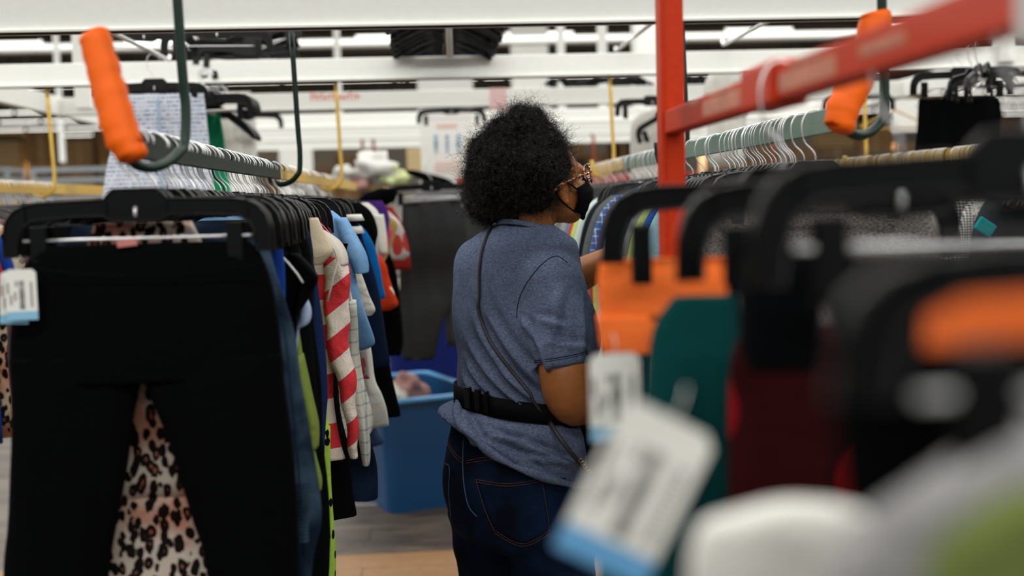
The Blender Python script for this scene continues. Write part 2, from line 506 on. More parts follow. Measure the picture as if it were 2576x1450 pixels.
# ------------------------------------------------------------------ rails and J hooks
def rail(x, y0, y1, ztop, mat, lab, h=0.044, t=0.012):
    mb = MB(); mb.cbox((0, 0, -h / 2), (t, y1 - y0, h), 0.0015)
    o = mb.build('garment_rail', mat, None, (x, (y0 + y1) / 2, ztop))
    return tag(o, lab, 'rail', 'flat steel garment rails')
XL, ZL = -0.461, 1.624
XR, ZR = 0.705, 1.650
XW, ZW = -1.62, 1.624
XE, ZE = 1.80, 1.640
rail(XL, 1.70, 3.36, ZL, GREENR, 'dark green flat rail holding the black trousers and striped jersey')
rail(XL, 3.36, 6.4, ZL, YELLOW, 'yellow flat rail behind the dark green one at the left')
rail(XR, 1.90, 4.3, ZR, GREENR2, 'grey green flat rail ending at the right orange foam hook')
rail(XR, 4.3, 6.3, ZR, YELLOW, 'yellow flat rail beside the glasses, behind the green one')
rail(XW, 2.6, 6.2, ZW, YELLOW, 'yellow flat rail crowded with hooks at the far left')
rail(XE, 2.4, 3.62, ZE, GREENR, 'short dark green rail at the right picture edge')
rail(XE, 3.62, 7.0, ZE, YELLOW, 'yellow flat rail packed with hooks at the right side')

def jhook(x, y, zr, mat, lab, foam=None, side=1, rr=0.0088):
    o = thing('rail_hook', (x, y, zr), lab, 'hook', 'J shaped rod hooks holding the rails')
    mb = MB(); w_ = 0.047
    pts = [(w_ * 0.86 - 0.004, 0, ZB - zr + (0.16 if foam else 0.0)), (w_ * 0.93, 0, 0.12), (w_, 0, 0.045)]
    f0 = foam[0] if foam else None
    for k in range(1, 9):
        a = math.pi * k / 9
        yy = (f0[1] * (k / 9) ** 1.3) if foam else 0
        xx = w_ * math.cos(a)
        if foam: xx += (f0[0] + w_) * (k / 9) ** 2 * 0.8
        pts.append((xx, yy, -0.008 - 0.048 * math.sin(a) + 0.01 * math.cos(a)))
    pts += ([(-w_ - 0.001, 0, 0.012)] if not foam else [tuple(f0[:3])])
    mb.tube(smooth_poly(pts, 3), rr, 12)
    mb.build('rod', mat, o)
    if foam:
        mb = MB()
        pts = smooth_poly([f[:3] for f in foam], 5); rad = [q[0] for q in smooth_poly([(f[3], 0) for f in foam], 5)]
        pts = [(p[0] + 0.0012 * math.sin(i * 2.1), p[1], p[2]) for i, p in enumerate(pts)]
        rad = [r_ * (1 + 0.025 * math.sin(i * 1.7) + 0.02 * math.sin(i * 3.9)) for i, r_ in enumerate(rad)]
        d0 = Vector(pts[0]) - Vector(pts[1]); d1 = Vector(pts[-1]) - Vector(pts[-2])
        pts = [Vector(pts[0]) + d0.normalized() * 0.006] + [Vector(q) for q in pts] + [Vector(pts[-1]) + d1.normalized() * 0.005]
        rad = [rad[0] * 0.72] + rad + [rad[-1] * 0.86]
        mb.tube(pts, rad, 20)
        tag(mb.build('foam_sleeve', ORANGE, o), 'orange foam tube taped over the hook end')
    return o
def fp(lst, d, x, y, z):
    out = []
    for px, py, r_ in lst:
        q = at(px, py, d); out.append((q.x - x, q.y - y, q.z - z, r_ * d / F))
    return out
pj = at(407, 520, 1.885)
jhook(pj.x, pj.y, ZL, GREEN, 'dark green J hook with a leaning orange foam tube at the left', fp([(338, 392, 36), (312, 352, 44), (288, 275, 44), (262, 180, 41), (238, 92, 39)], 1.66, pj.x, pj.y, ZL), rr=0.0084)
pj = at(720, 520, 3.40); jhook(pj.x, pj.y, ZL, GREEN, 'dark green J hook hanging from the top beam above the left rail', rr=0.0078)
pj = at(2158, 480, 1.95)
jhook(pj.x, pj.y, ZR, GREEN, 'dark green J hook with a bent orange foam tube at the right', fp([(2112, 322, 36), (2122, 270, 42), (2156, 200, 42), (2190, 110, 41), (2203, 40, 39)], 1.84, pj.x, pj.y, ZR), rr=0.0084)
pj = at(1690, 480, 3.44); jhook(pj.x, 3.40, ZR, GREEN, 'dark green J hook half hidden behind the red post', rr=0.0078)
for (px, xx, zz, lab) in ((137, XW, ZW, 'yellow J hook at the far left'), (836, XL, ZL, 'yellow J hook behind the second green hook of the left rail'), (1520, XR, ZR, 'yellow J hook between the head and the red post'), (2172, XE, ZE, 'yellow J hook behind the right orange foam hook')):
    pj = at(px, 480, 4.83); jhook(pj.x, 4.83, zz, YELLOW, lab, rr=0.0078)
for (px, lab) in ((912, 'slim red rod hanging beyond the yellow hook, left one of two'), (940, 'slim red rod hanging beyond the yellow hook, right one of two'), (1492, 'slim red rod left of the yellow hook near the glasses'), (1945, 'slim rusty red rod behind the right green rail')):
    q = at(px, 440, 9.12)
    mb = MB(); mb.tube([(0, 0, 0), (0.01, 0, 0.3), (-0.01, 0, ZB - q.z)], 0.012, 8)
    tag(mb.build('hanging_rod', simple('rust_red', '#a5502f', 0.5), None, q), lab, 'rod')

# ------------------------------------------------------------------ red rack in the foreground
XRED = 0.392; ZRED = 1.5 + 0.36 * XRED
rk = thing('red_rack', (XRED, 1.9, 0), 'orange red steel rack with square post and long rail towards the camera', 'rack')
yp = 1.90
mb = MB(); mb.cbox((0, 0, 1.5), (0.040, 0.040, 3.0), 0.003); mb.box((-0.012, -0.0205, 1.5), (0.002, 0.002, 3.0)); mb.build('post', RED, rk)
mb = MB(); mb.cbox((0, -0.60, ZRED - 0.019), (0.03, 1.20, 0.038), 0.003); rb = mb.build('rail_bar', RED, rk)
WORN = simple('worn_paint', '#b9735a', 0.5, bump=0.1, bscale=40, var=0.5)
for (a, b_, z0, z1) in ((0.22, 0.27, 0.010, 0.016), (0.30, 0.50, -0.012, 0.010), (0.34, 0.46, 0.012, 0.016), (0.66, 0.84, -0.012, 0.008), (0.70, 0.80, 0.011, 0.016), (0.90, 1.00, -0.004, 0.006)):
    mb = MB(); mb.cbox((-0.0155, -(a + b_) / 2, ZRED - 0.019 + (z0 + z1) / 2), (0.0012, b_ - a, z1 - z0), 0.0004)
    tag(mb.build('worn_patch', WORN, rb), 'bare pinkish worn paint')
mb = MB(); mb.cbox((0, -0.585, ZRED - 0.017), (0.044, 0.13, 0.052), 0.006); mb.build('sleeve_joint', RED, rk)
mb = MB(); mb.cbox((0, -1.19, ZRED + 0.3), (0.034, 0.034, 0.7), 0.003); tag(mb.build('end_post', simple('grey_enamel', '#b9b1ad', 0.5), rk), 'grey upright at the near end')

# ------------------------------------------------------------------ hangers
half = [(0, -0.091), (0.033, -0.091), (0.040, -0.097), (0.048, -0.106), (0.10, -0.1075), (0.146, -0.1085), (0.168, -0.112), (0.184, -0.120), (0.195, -0.134), (0.200, -0.152), (0.202, -0.190),
        (0.180, -0.190), (0.178, -0.160), (0.172, -0.146), (0.156, -0.135), (0.10, -0.131), (0.050, -0.130), (0.042, -0.135), (0.034, -0.139), (0, -0.139)]
def outline(s=1.0):
    h = [(x * s, z) for x, z in half]
    return h + [(-x, z) for x, z in h[1:-1]][::-1]
OUT = outline()
def hanger_meshes(s=1.0):
    ol = outline(s)
    mb = MB(); mb.prism(ol, -0.0022, 0.0022)
    rim = [(x, 0, z) for x, z in ol]; rim.append(rim[0])
    mb.tube(rim, [(0.0058, 0.0021)] * len(rim), 6, flat=(0, 1, 0))
    for q in (0.045, 0.168):
        for sg in (-1, 1): mb.box((sg * q * s, 0, -0.122), (0.003, 0.010, 0.028))
    body = mb.mesh('hanger_body', PLASTIC)
    mb = MB()
    hp = smooth_poly([(0, 0, -0.135), (0, 0, -0.100), (0.0005, 0, -0.082), (-0.006, 0, -0.070), (-0.018, 0, -0.058), (-0.0235, 0, -0.040), (-0.0235, 0, -0.018), (-0.014, 0, -0.001), (0.001, 0, 0.0035), (0.015, 0, -0.004), (0.0225, 0, -0.014), (0.022, 0, -0.022)], 3)
    mb.tube(hp, 0.00155, 6)
    mb.tube([(0.0, -0.003, -0.118), (0.0, -0.006, -0.127), (0, -0.004, -0.133)], 0.003, 6)
    hook = mb.mesh('hook', CHROME)
    mb = MB(); mb.tube([(-0.172 * s, 0, -0.166), (0.172 * s, 0, -0.166)], 0.0022, 6)
    bar = mb.mesh('crossbar', CHROME)
    clips = []
    for sg in (-1, 1):
        mb = MB(); x = sg * 0.148 * s
        mb.cbox((x, 0.0055, -0.170), (0.022, 0.004, 0.052), 0.0015); mb.cbox((x, -0.0055, -0.174), (0.024, 0.004, 0.060), 0.0015)
        mb.box((x, 0, -0.163), (0.016, 0.012, 0.006)); mb.box((x, -0.0085, -0.196), (0.018, 0.003, 0.004))
        clips.append(mb.mesh('clip', PLASTIC))
    return body, hook, bar, clips
BODY, HOOK, BAR, CLIPS = hanger_meshes()
PLASTICG = simple('grey_plastic', '#2c2c2e', 0.36, bump=0.08, bscale=300, var=0.1, spec=0.4)
BODYG = BODY.copy(); BODYG.materials.clear(); BODYG.materials.append(PLASTICG)
CLIPSG = [c.copy() for c in CLIPS]
for c in CLIPSG: c.materials.clear(); c.materials.append(PLASTICG)
MHOOK = {'steel': HOOK}
HB = HOOK.copy(); HB.materials.clear(); HB.materials.append(PLASTIC); MHOOK['black'] = HB
def hanger(x, y, z, lab, grp=None, rz=0, ry=0, hook='steel', small=False, parts=(BODY, BAR, CLIPS), drop=0):
    o = thing('hanger', (x, y, z), lab, 'hanger', grp)
    o.rotation_euler = (0, ry, rz)
    obj('hanger_body', parts[0], o); obj('hook', MHOOK[hook], o)
    if not small:
        obj('crossbar', parts[1], o)
        for c in parts[2]: obj('clip', c, o)
    if drop:
        for ch in o.children:
            if ch.name.startswith('hook'): ch.scale = (1, 1, (0.135 + drop) / 0.135)
            else: ch.location = (0, 0, -drop)
    return o
# curved shirt hanger
shp = smooth_poly([(0, -0.092), (0.03, -0.094), (0.09, -0.112), (0.15, -0.140), (0.19, -0.168), (0.205, -0.190), (0.198, -0.198), (0.185, -0.190), (0.14, -0.166), (0.08, -0.138), (0.03, -0.122), (0, -0.118)], 2)
ol = [(p[0], p[1]) for p in shp]; ol = ol + [(-x, z) for x, z in ol[1:-1]][::-1]
mb = MB(); mb.prism(ol, -0.002, 0.002); rim = [(x, 0, z) for x, z in ol]; rim.append(rim[0]); mb.tube(rim, [(0.006, 0.002)] * len(rim), 6, flat=(0, 1, 0))
SBODY = mb.mesh('hanger_body', PLASTIC)
SBODYW = SBODY.copy(); SBODYW.materials.clear(); SBODYW.materials.append(simple('white_plastic', '#d8d8d4', 0.4))

# ------------------------------------------------------------------ garments
def garment(name, rail_x, rail_z, d, tubes, mat, lab, cat, rz=0, amp=0.006, wl=0.07, dy=0, n=28, extra=None, grp=None, raw=False):
    """tubes: lists of (z, cx, half width, half thickness) measured from the rail top; extra meshes become parts"""
    cpx = 1110 + rail_x * F / d
    y = at(cpx, 505, d).y + dy
    ph = R.uniform(0, 6.28)
    mb = MB()
    def fold(v):
        g = amp * min(1.0, max(0.0, (-0.17 - v.z)) / 0.18)
        v.y += g * math.sin(6.28 * v.x / wl + ph + 3 * v.z) + g * 0.5 * math.sin(6.28 * v.x / (wl * 0.53) + 2 * ph)
        v.x += g * 0.5 * math.sin(v.z * 17 + ph)
        return v
    for tb in tubes:
        rows = smooth_poly(tb, 4) if not raw else tb
        mb.loft([(r_[1], r_[4] if len(r_) > 4 else 0, r_[0], max(0.004, r_[2]), max(0.003, r_[3]), 0, 0.8) for r_ in rows], n, fold=fold)
    o = mb.build(name, mat, None, (rail_x, y, rail_z))
    o.rotation_euler = (0, 0, rz)
    tag(o, lab, cat, grp)
    return o, y

def edge_rows(d, rail_x, rail_z, edge, thick=0.016, side=1):
    "rows of a garment symmetric about the rail from its visible side edge in the photograph"
    out = []
    for e in edge:
        q = at(e[0], e[1], d)
        out.append((q.z - rail_z, 0.0, max(0.02, side * (q.x - rail_x)), e[2] if len(e) > 2 else thick))
    return out
def arm_rows(d, rail_x, rail_z, pts, thick=0.02):
    "a sleeve or leg: (px centre, y, half width px)"
    out = []
    for e in pts:
        q = at(e[0], e[1], d)
        out.append((q.z - rail_z, q.x - rail_x, e[2] * d / F, e[3] if len(e) > 3 else thick))
    return out
def L(d, name, tubes, mat, lab, cat, arms=(), **kw):
    tb = [edge_rows(d, XL, ZL, t) for t in tubes] + [arm_rows(d, XL, ZL, a) for a in arms]
    return garment(name, XL, ZL, d, tb, mat, lab, cat, **kw)

BLACKC = fabric('black_cotton', '#010203', bump=0.15)
BLACK2 = fabric('washed_black', '#05070a', bump=0.3)
# --- nearest black trousers on the left rail: two legs and a waist
d = 1.735
bt = []
W0 = arm_rows(d, XL, ZL, [(370, 612, 245, .006), (362, 640, 285, .012), (360, 720, 318, .020), (362, 820, 334, .024), (364, 900, 340, .026), (366, 965, 342, .026)])
LL = arm_rows(d, XL, ZL, [(190, 900, 168, .022), (186, 965, 160, .026), (172, 1080, 150, .028), (158, 1200, 146, .028), (142, 1330, 138, .028), (125, 1460, 132, .028), (100, 1800, 110, .028)])
RL = arm_rows(d, XL, ZL, [(530, 900, 176, .022), (532, 965, 176, .026), (560, 1080, 160, .028), (582, 1200, 148, .028), (605, 1330, 134, .028), (625, 1460, 118, .028), (640, 1800, 100, .028)])
o, y0 = garment('trousers', XL, ZL, d, [W0, LL, RL], BLACKC, 'large black stretch trousers on the nearest hanger of the left rail', 'trousers', amp=0.003)
mb = MB(); mb.tube([(q[1], -0.030, q[0]) for q in smooth_poly(arm_rows(d, XL, ZL, [(70, 668, 1), (200, 686, 1), (360, 692, 1), (520, 684, 1), (664, 660, 1)]), 3)], 0.0011, 5)
mb.build('waist_seam', BLACK2, o)
hanger(XL, y0, ZL, 'black trouser hanger nearest the camera on the left rail, holding black trousers', 'black hangers on the left rail', rz=-0.02)
# size label in the waist and price tags
LABEL = simple('pink_label', '#b5706a', 0.6); PINKW = simple('pale_label', '#d9b8a8', 0.6)
q = at(315, 612, d - 0.02); mb = MB(); mb.cbox((0, 0, 0), (0.030, 0.002, 0.011), 0.0006, Matrix.Rotation(-0.1, 3, 'Y')); mb.build('size_label', LABEL, o, (q.x - XL, -0.014, q.z - ZL))
PAPER = simple('tag_paper', '#dcdcd6', 0.6); INK = simple('tag_ink', '#3a3c40', 0.7); BLUEP = simple('blue_tag_print', '#7fb2cf', 0.6)
def price_tag(q, w_, h_, lab, ang=0, rz=0, blue=BLUEP):
    t = thing('price_tag', q, lab, 'tag', 'white price tags with a blue end'); t.rotation_euler = (0, ang, rz)
    mb = MB(); c = w_ * 0.12
    poly = [(-w_ / 2, -h_ / 2), (w_ / 2, -h_ / 2), (w_ / 2, h_ / 2 - c), (w_ / 2 - c, h_ / 2), (-w_ / 2 + c, h_ / 2), (-w_ / 2, h_ / 2 - c)]
    mb.prism(poly, -0.0004, 0.0004); mb.build('card', PAPER, t)
    mb = MB(); mb.box((0, 0, -h_ / 2 + h_ * 0.085), (w_, 0.0012, h_ * 0.17)); mb.build('blue_end', blue, t)
    mb = MB(); z = -h_ * 0.28; rr = random.Random(3)
    while z < h_ * 0.28:
        t_ = rr.choice((0.006, 0.011, 0.016)) * h_; mb.box((w_ * 0.02, -0.0006, z), (w_ * 0.17, 0.0004, t_)); z += t_ + rr.choice((0.008, 0.014)) * h_
    mb.build('barcode', INK, t)['kind'] = 'stuff'
    mb = MB()
    for xx, z0, z1, n_ in ((0.33, -0.25, 0.25, 12), (-0.2, -0.12, 0.06, 5), (-0.34, -0.2, 0.0, 5), (-0.15, 0.16, 0.28, 3), (-0.42, 0.02, 0.24, 6)):
        for k in range(n_): mb.box((xx * w_, -0.0006, h_ * (z0 + (z1 - z0) * (k + 0.5) / n_)), (w_ * 0.07, 0.0004, h_ * (z1 - z0) / n_ * 0.6))
    mb.build('print', INK, t)['kind'] = 'stuff'
    mb = MB(); mb.tube([(0, 0, h_ / 2 - 0.004), (0.002, 0.003, h_ / 2 + 0.01), (0.0, 0.004, h_ / 2 + 0.02)], 0.0005, 5); mb.build('tag_cord', PAPER, t)
    return t
price_tag(at(54, 742, d - 0.035), 0.044, 0.076, 'white price tag with pale blue end on the black trousers at the left edge', rz=0.1)
price_tag(at(36, 750, d - 0.028), 0.040, 0.078, 'second white tag peeping out behind the left price tag', rz=0.15, ang=0.06)

# --- leopard garment between the legs
d = 1.80
LEO = fabric('leopard_print', '#bdb0a4', 'leopard', c3='#8e5a48', scale=70.0)
T1 = arm_rows(d, XL, ZL, [(360, 560, 120, .01), (365, 700, 170, .018), (370, 960, 200, .022), (375, 1262, 215, .024)])
T2 = arm_rows(d, XL, ZL, [(375, 1262, 208, .021), (378, 1272, 215, .026), (385, 1380, 222, .026), (390, 1500, 230, .028), (400, 1650, 240, .028)])
garment('skirt', XL, ZL, d, [T1, T2], LEO, 'pink and cream leopard print skirt seen between the black trouser legs', 'skirt')

rng_lab = []
DEN1 = fabric('acid_denim', '#152231', 'denim', c2='#455c70', c3='#0c1622')
DEN2 = fabric('dark_denim', '#0c1626', 'denim', c2='#1e2f4a', c3='#0a111d')
NAVY = fabric('navy_cotton', '#16284e'); ROYAL = fabric('royal_blue_cotton', '#1c3d8c')
CREAM = fabric('cream_twill', '#cdbfa6'); LIME = fabric('lime_jersey', '#76893f'); GREYC = fabric('grey_jersey', '#8a8d8f')
lefts = []   # (depth, right edge) keeps the hangers with the clothes
def LG(d, *a, hang='trouser', hlab=None, rz=0, **k):
    o, y = L(d, *a, rz=rz, **k)
    if hang == 'trouser': hanger(XL, y, ZL, hlab or 'black trouser hanger in the packed row on the left rail', 'black hangers on the left rail', rz=rz)
    elif hang == 'shirt':
        h_ = thing('hanger', (XL, y, ZL), hlab or 'black curved shirt hanger in the packed row on the left rail', 'hanger', 'black curved hangers on the left rail'); h_.rotation_euler = (0, 0, rz)
        obj('hanger_body', SBODY, h_); obj('hook', HOOK, h_)
    return o
J = [(648, 556, .006), (668, 600, .014), (690, 690, .022), (712, 760, .026), (735, 850, .03), (748, 950, .032), (768, 1060, .034), (786, 1180, .034), (797, 1280, .034), (795, 1350, .034), (775, 1440, .03), (768, 1600, .03)]
o = LG(1.86, 'jeans', [J], DEN1, 'acid washed blue jeans with ribbed knee right behind the black trousers', 'jeans', amp=0.004)
mb = MB()
for k in range(16):
    yy = 1222 + k * 9.6
    ps = [at(px, yy + s, 1.86 - 0.047 + (px - 770) ** 2 * 0.000006) for px, s in ((728, 4), (745, 0), (762, -3), (776, -5))]
    mb.tube([Vector(p) - Vector(o.location) for p in ps], 0.0024, 6)
tag(mb.build('knee_ribs', DEN1, o), 'ribbed pleats at the knee')
mb = MB(); mb.tube([Vector(at(px, yy, 1.815)) - Vector(o.location) for px, yy in ((712, 800), (724, 900), (734, 1000), (744, 1100), (752, 1200), (758, 1300), (762, 1400))], 0.0016, 5)
mb.build('side_seam', DEN2, o)
LG(1.93, 'top', [[(660, 560, .01), (700, 600, .02), (712, 700, .022), (706, 900, .022)]], ROYAL, 'royal blue top behind the acid washed jeans', 'top', hang='trouser')
# black garment with a pointed corner poking out and the pale cuff below it
o = LG(1.99, 'shirt', [[(655, 560, .01), (690, 600, .02), (735, 660, .022), (762, 715, .022), (742, 790, .02), (735, 1000, .02)]], BLACKC, 'black shirt with a stiff corner jutting from the left rail', 'shirt', hang='trouser',
       arms=[[(735, 640, 14), (765, 690, 26), (770, 716, 22), (748, 770, 12), (738, 792, 6)]])
mb = MB(); mb.tube([Vector(at(px, yy, 1.955)) - Vector(o.location) for px, yy in ((700, 636), (725, 662), (748, 690), (762, 712))], 0.002, 6); mb.build('collar_stay', simple('clear_plastic', '#d7d8d8', 0.2), o)
LG(2.02, 'shirt', [[(670, 560, .01), (735, 700, .02), (752, 780, .02), (745, 900, .02)]], fabric('pale_blue_cotton', '#9fb4d2'), 'pale blue and white shirt cuff below the black corner', 'shirt', arms=[[(748, 740, 14), (762, 780, 16), (760, 815, 16), (744, 830, 10)]])
LG(2.05, 'dress', [[(690, 600, .01), (740, 800, .03), (752, 900, .03), (768, 1050, .03), (788, 1150, .03), (806, 1220, .03), (804, 1255, .03)]], LIME, 'lime green and grey dress hem beside the jeans', 'dress',
   arms=[[(735, 900, 18, .034), (755, 1000, 18, .036), (775, 1080, 18, .036), (782, 1140, 14, .034)]])
LG(2.09, 'trousers', [[(700, 556, .008), (742, 600, .02), (768, 700, .024), (776, 850, .026), (790, 1000, .028), (812, 1150, .028), (820, 1300, .028), (812, 1600, .028)]], BLACK2, 'washed black trousers with a stitched fly behind the blue top', 'trousers')
o = LG(2.16, 'jacket', [[(735, 572, .008), (770, 600, .02), (784, 680, .024), (786, 800, .026), (800, 1000, .026), (806, 1300, .026)]], BLACK2, 'black denim jacket with pocket flap on the left rail', 'jacket')
LG(2.21, 'jeans', [[(764, 566, .01), (780, 600, .018), (786, 690, .018), (790, 1000, .018), (792, 1240, .018), (790, 1330, .018)]], DEN2, 'dark blue jeans squeezed behind the black denim jacket', 'jeans')
LG(2.26, 'trousers', [[(758, 560, .01), (790, 680, .022), (800, 780, .024), (812, 900, .026), (821, 1000, .026), (818, 1060, .026), (800, 1300, .02)]], NAVY, 'navy blue trousers tapering beside the striped jersey', 'trousers')
o = LG(2.30, 'shorts', [[(798, 548, .01), (812, 580, .02), (826, 610, .026), (836, 632, .028), (826, 648, .028), (806, 668, .02)]], CREAM, 'cream twill shorts folded over a hanger above the striped jersey', 'shorts', amp=0.004)
mb = MB(); mb.tube([Vector(at(px, yy, 2.268)) - Vector(o.location) for px, yy in ((770, 640), (795, 650), (815, 644), (830, 630))], 0.0009, 5); mb.build('hem_seam', simple('tan_thread', '#a08a66', 0.8), o)
LG(2.33, 'leggings', [[(745, 600, .01), (800, 800, .02), (818, 1060, .02), (827, 1100, .02), (829, 1300, .02), (834, 1450, .02), (836, 1650, .02)]], fabric('lime_dots', '#9cc04a', 'spots', c2='#0a0d08', scale=55.0), 'lime green leggings with black oval dots, low on the left rail', 'leggings')
# striped jersey
STR = fabric('red_white_stripes', '#cf3a40', 'stripes', c2='#ddd2c6', scale=0.108, bump=0.7)
o = LG(2.42, 'jersey', [[(745, 575, .012), (790, 590, .022), (828, 618, .03), (850, 665, .034), (846, 760, .036), (838, 900, .034), (836, 1010, .034), (850, 1120, .034), (862, 1170, .034)]], STR, 'red and off white striped long sleeved jersey on the left rail', 'jersey', hang='shirt',
       amp=0.004)
rows = arm_rows(2.42, XL, ZL, [(828, 610, 14, .03), (843, 660, 30, .042), (845, 740, 31, .046), (848, 800, 30, .046), (844, 850, 26, .044), (854, 900, 27, .04), (866, 960, 24, .036), (874, 1010, 19, .032), (879, 1070, 16, .03), (884, 1130, 13, .028), (888, 1165, 10, .024)])
mb = MB(); mb.loft([(r_[1] - 0.5 * 0, -0.006, r_[0], r_[2], r_[3], 0, .8) for r_ in smooth_poly(rows, 4)], 32, fold=lambda v: Vector((v.x + 0.003 * math.sin(v.z * 60), v.y + 0.006 * math.sin(v.x * 90 + v.z * 22), v.z)))
slv = mb.build('sleeve', fabric('slanted_stripes', '#cf3a40', 'slant', c2='#ddd2c6', scale=0.104, bump=0.7), o)
mb = MB(); mb.tube([Vector(at(px, yy, 2.372)) - Vector(o.location) for px, yy in ((800, 586), (826, 606), (844, 634), (850, 655), (838, 700), (824, 760))], [0.0025] * 6, 6)
mb.build('shoulder_seam', fabric('cream_jersey', '#d6cdc2'), o)
mb = MB(); rows = arm_rows(2.42, XL, ZL, [(790, 578, 20, .03), (826, 606, 26, .040), (845, 640, 26, .046), (858, 668, 16, .046)])
mb.loft([(r_[1], -0.004, r_[0], r_[2], r_[3], 0, .8) for r_ in smooth_poly(rows, 3)], 20); tag(mb.build('yoke', fabric('cream_jersey', '#d6cdc2'), o), 'plain off white shoulder')
LG(2.48, 'trousers', [[(760, 600, .01), (840, 900, .022), (852, 1050, .026), (870, 1150, .026), (880, 1250, .026), (892, 1310, .026), (892, 1322, .026)]], BLACK2, 'black trousers ending above the floor below the striped jersey', 'trousers')
o = LG(2.53, 'tee_shirt', [[(800, 570, .012), (835, 596, .02), (862, 622, .024), (874, 614, .02), (866, 650, .02), (850, 800, .02)]], BLACKC, 'black tee shirt with a tiny pink print beside the beige shorts', 'tee shirt', hang='shirt')
LG(2.60, 'blouse', [[(805, 560, .012), (850, 610, .02), (868, 650, .022), (880, 688, .024), (866, 700, .024), (856, 760, .02)]], fabric('pink_cotton', '#d85a78'), 'bright pink blouse sleeve beside the striped jersey', 'blouse', hang='shirt')
o = LG(2.68, 'shirt', [[(815, 575, .015), (858, 640, .028), (880, 750, .032), (900, 870, .034), (915, 960, .034), (932, 1040, .034), (934, 1085, .034), (922, 1110, .03)]], fabric('white_plaid', '#e2e2d4', 'plaid', c2='#7f9fae', scale=0.030), 'off white shirt with thin blue checks, left rail', 'shirt', hang='shirt',
       arms=[[(872, 760, 18, .036), (884, 900, 19, .04), (897, 1020, 18, .04), (908, 1100, 16, .038), (913, 1160, 12, .034), (914, 1182, 9, .03)]])
LG(2.76, 'shorts', [[(830, 600, .01), (905, 900, .02), (920, 1080, .03), (940, 1180, .03), (946, 1262, .03), (944, 1276, .03)]], DEN2, 'dark denim shorts with turned hem low behind the checked shirt', 'shorts')
# light blue denim shirt
LDEN = fabric('light_denim', '#6f9cc9', 'denim', c2='#8fb6dc', c3='#5f8ab6')
LG(2.86, 'shirt', [[(835, 530, .012), (866, 560, .024), (884, 620, .03), (893, 700, .034), (905, 760, .034), (925, 820, .034), (940, 866, .034), (930, 880, .034), (912, 886, .03)]], LDEN, 'light blue denim short sleeved shirt hanging in the left rail', 'shirt', hang='shirt',
   arms=[[(856, 548, 14, .03), (878, 600, 22, .044), (896, 640, 24, .048), (906, 670, 20, .046), (908, 688, 17, .044)]])
LG(2.96, 'jumper', [[(850, 560, .012), (890, 650, .03), (912, 700, .034), (932, 750, .036), (945, 782, .034), (936, 798, .03)]], fabric('white_knit', '#cbc8be', 'stripes', c2='#c1bdb2', scale=0.02, bump=0.8), 'chunky white knitted jumper behind the light denim shirt', 'jumper', hang='shirt')
LG(3.04, 'trousers', [[(850, 570, .012), (905, 800, .02), (925, 900, .02), (930, 960, .02)]], fabric('grey_floral', '#b9b0b0', 'floral', c2='#c05a5a', c3='#5a6478', scale=40.0), 'grey and rose patterned trousers below the white jumper', 'trousers')
LG(3.10, 'tee_shirt', [[(860, 560, .012), (925, 860, .03), (942, 960, .034), (960, 1000, .036), (972, 1040, .036), (976, 1084, .034)]], fabric('white_blue_print', '#d4d4cc', 'floral', c2='#2f9ac0', c3='#d4d4cc', scale=14.0), 'white tee shirt with big turquoise print over the blue bin', 'tee shirt', hang='shirt')
# navy jersey with white shoulder stripes
o = LG(3.22, 'jersey', [[(856, 536, .015), (895, 556, .028), (912, 600, .032), (930, 660, .034), (946, 720, .036), (962, 800, .038), (974, 870, .038), (980, 915, .038), (976, 930, .03)]], fabric('ink_blue', '#0f1c34'), 'dark navy jersey with white shoulder bands, left rail', 'jersey', hang='shirt')
mb = MB()
for (y0_, y1_) in ((540, 556), (570, 588)):
    rows = arm_rows(3.22, XL, ZL, [(886, y0_, 22, .05), (890, y1_, 26, .052)]); mb.loft([(r_[1], 0, r_[0], r_[2], r_[3], 0, .8) for r_ in rows], 20)
tag(mb.build('shoulder_band', fabric('band_white', '#dcd9d0'), o), 'white shoulder bands')
LG(3.34, 'trousers', [[(870, 560, .012), (945, 780, .03), (975, 900, .036), (990, 980, .036), (1003, 1050, .036), (1000, 1060, .03)]], BLACKC, 'long black trousers hanging in front of the blue bin', 'trousers')
LG(3.45, 'hoodie', [[(895, 560, .02), (918, 580, .03), (940, 620, .036), (952, 670, .04), (962, 720, .04), (970, 748, .04), (960, 756, .03)]], fabric('bright_blue_fleece', '#1271c0'), 'bright blue sweatshirt in the left rail', 'sweatshirt', hang='shirt')
LG(3.56, 'jacket', [[(905, 510, .02), (930, 530, .03), (945, 560, .036), (950, 590, .036), (944, 640, .03), (958, 800, .03)]], BLACKC, 'black padded jacket above the bright blue sweatshirt', 'jacket', hang='shirt')
LG(3.68, 'jeans', [[(900, 600, .02), (930, 1000, .03), (948, 1090, .03), (962, 1126, .03), (950, 1134, .03)]], fabric('mid_denim', '#2f4460', 'denim', c2='#475d7a', c3='#25384f'), 'frayed mid blue denim shorts in front of the bin', 'shorts')
LG(3.86, 'blouse', [[(925, 620, .02), (968, 660, .03), (980, 700, .034), (992, 740, .036), (1000, 770, .036), (975, 785, .03)]], fabric('red_floral', '#b8381c', 'floral', c2='#d6c8b8', c3='#b8381c', scale=16.0), 'orange red floral blouse sleeve, far part of the left rail', 'blouse', hang='shirt')
LG(4.05, 'shirt', [[(925, 510, .02), (948, 530, .03), (962, 570, .036), (966, 620, .036), (960, 650, .03)]], fabric('white_cotton', '#d6d5ce'), 'white shirt beside the bright blue sweatshirt', 'shirt', hang='shirt',
   arms=[[(950, 540, 14, .03), (958, 590, 14, .03), (966, 640, 10, .03)]])
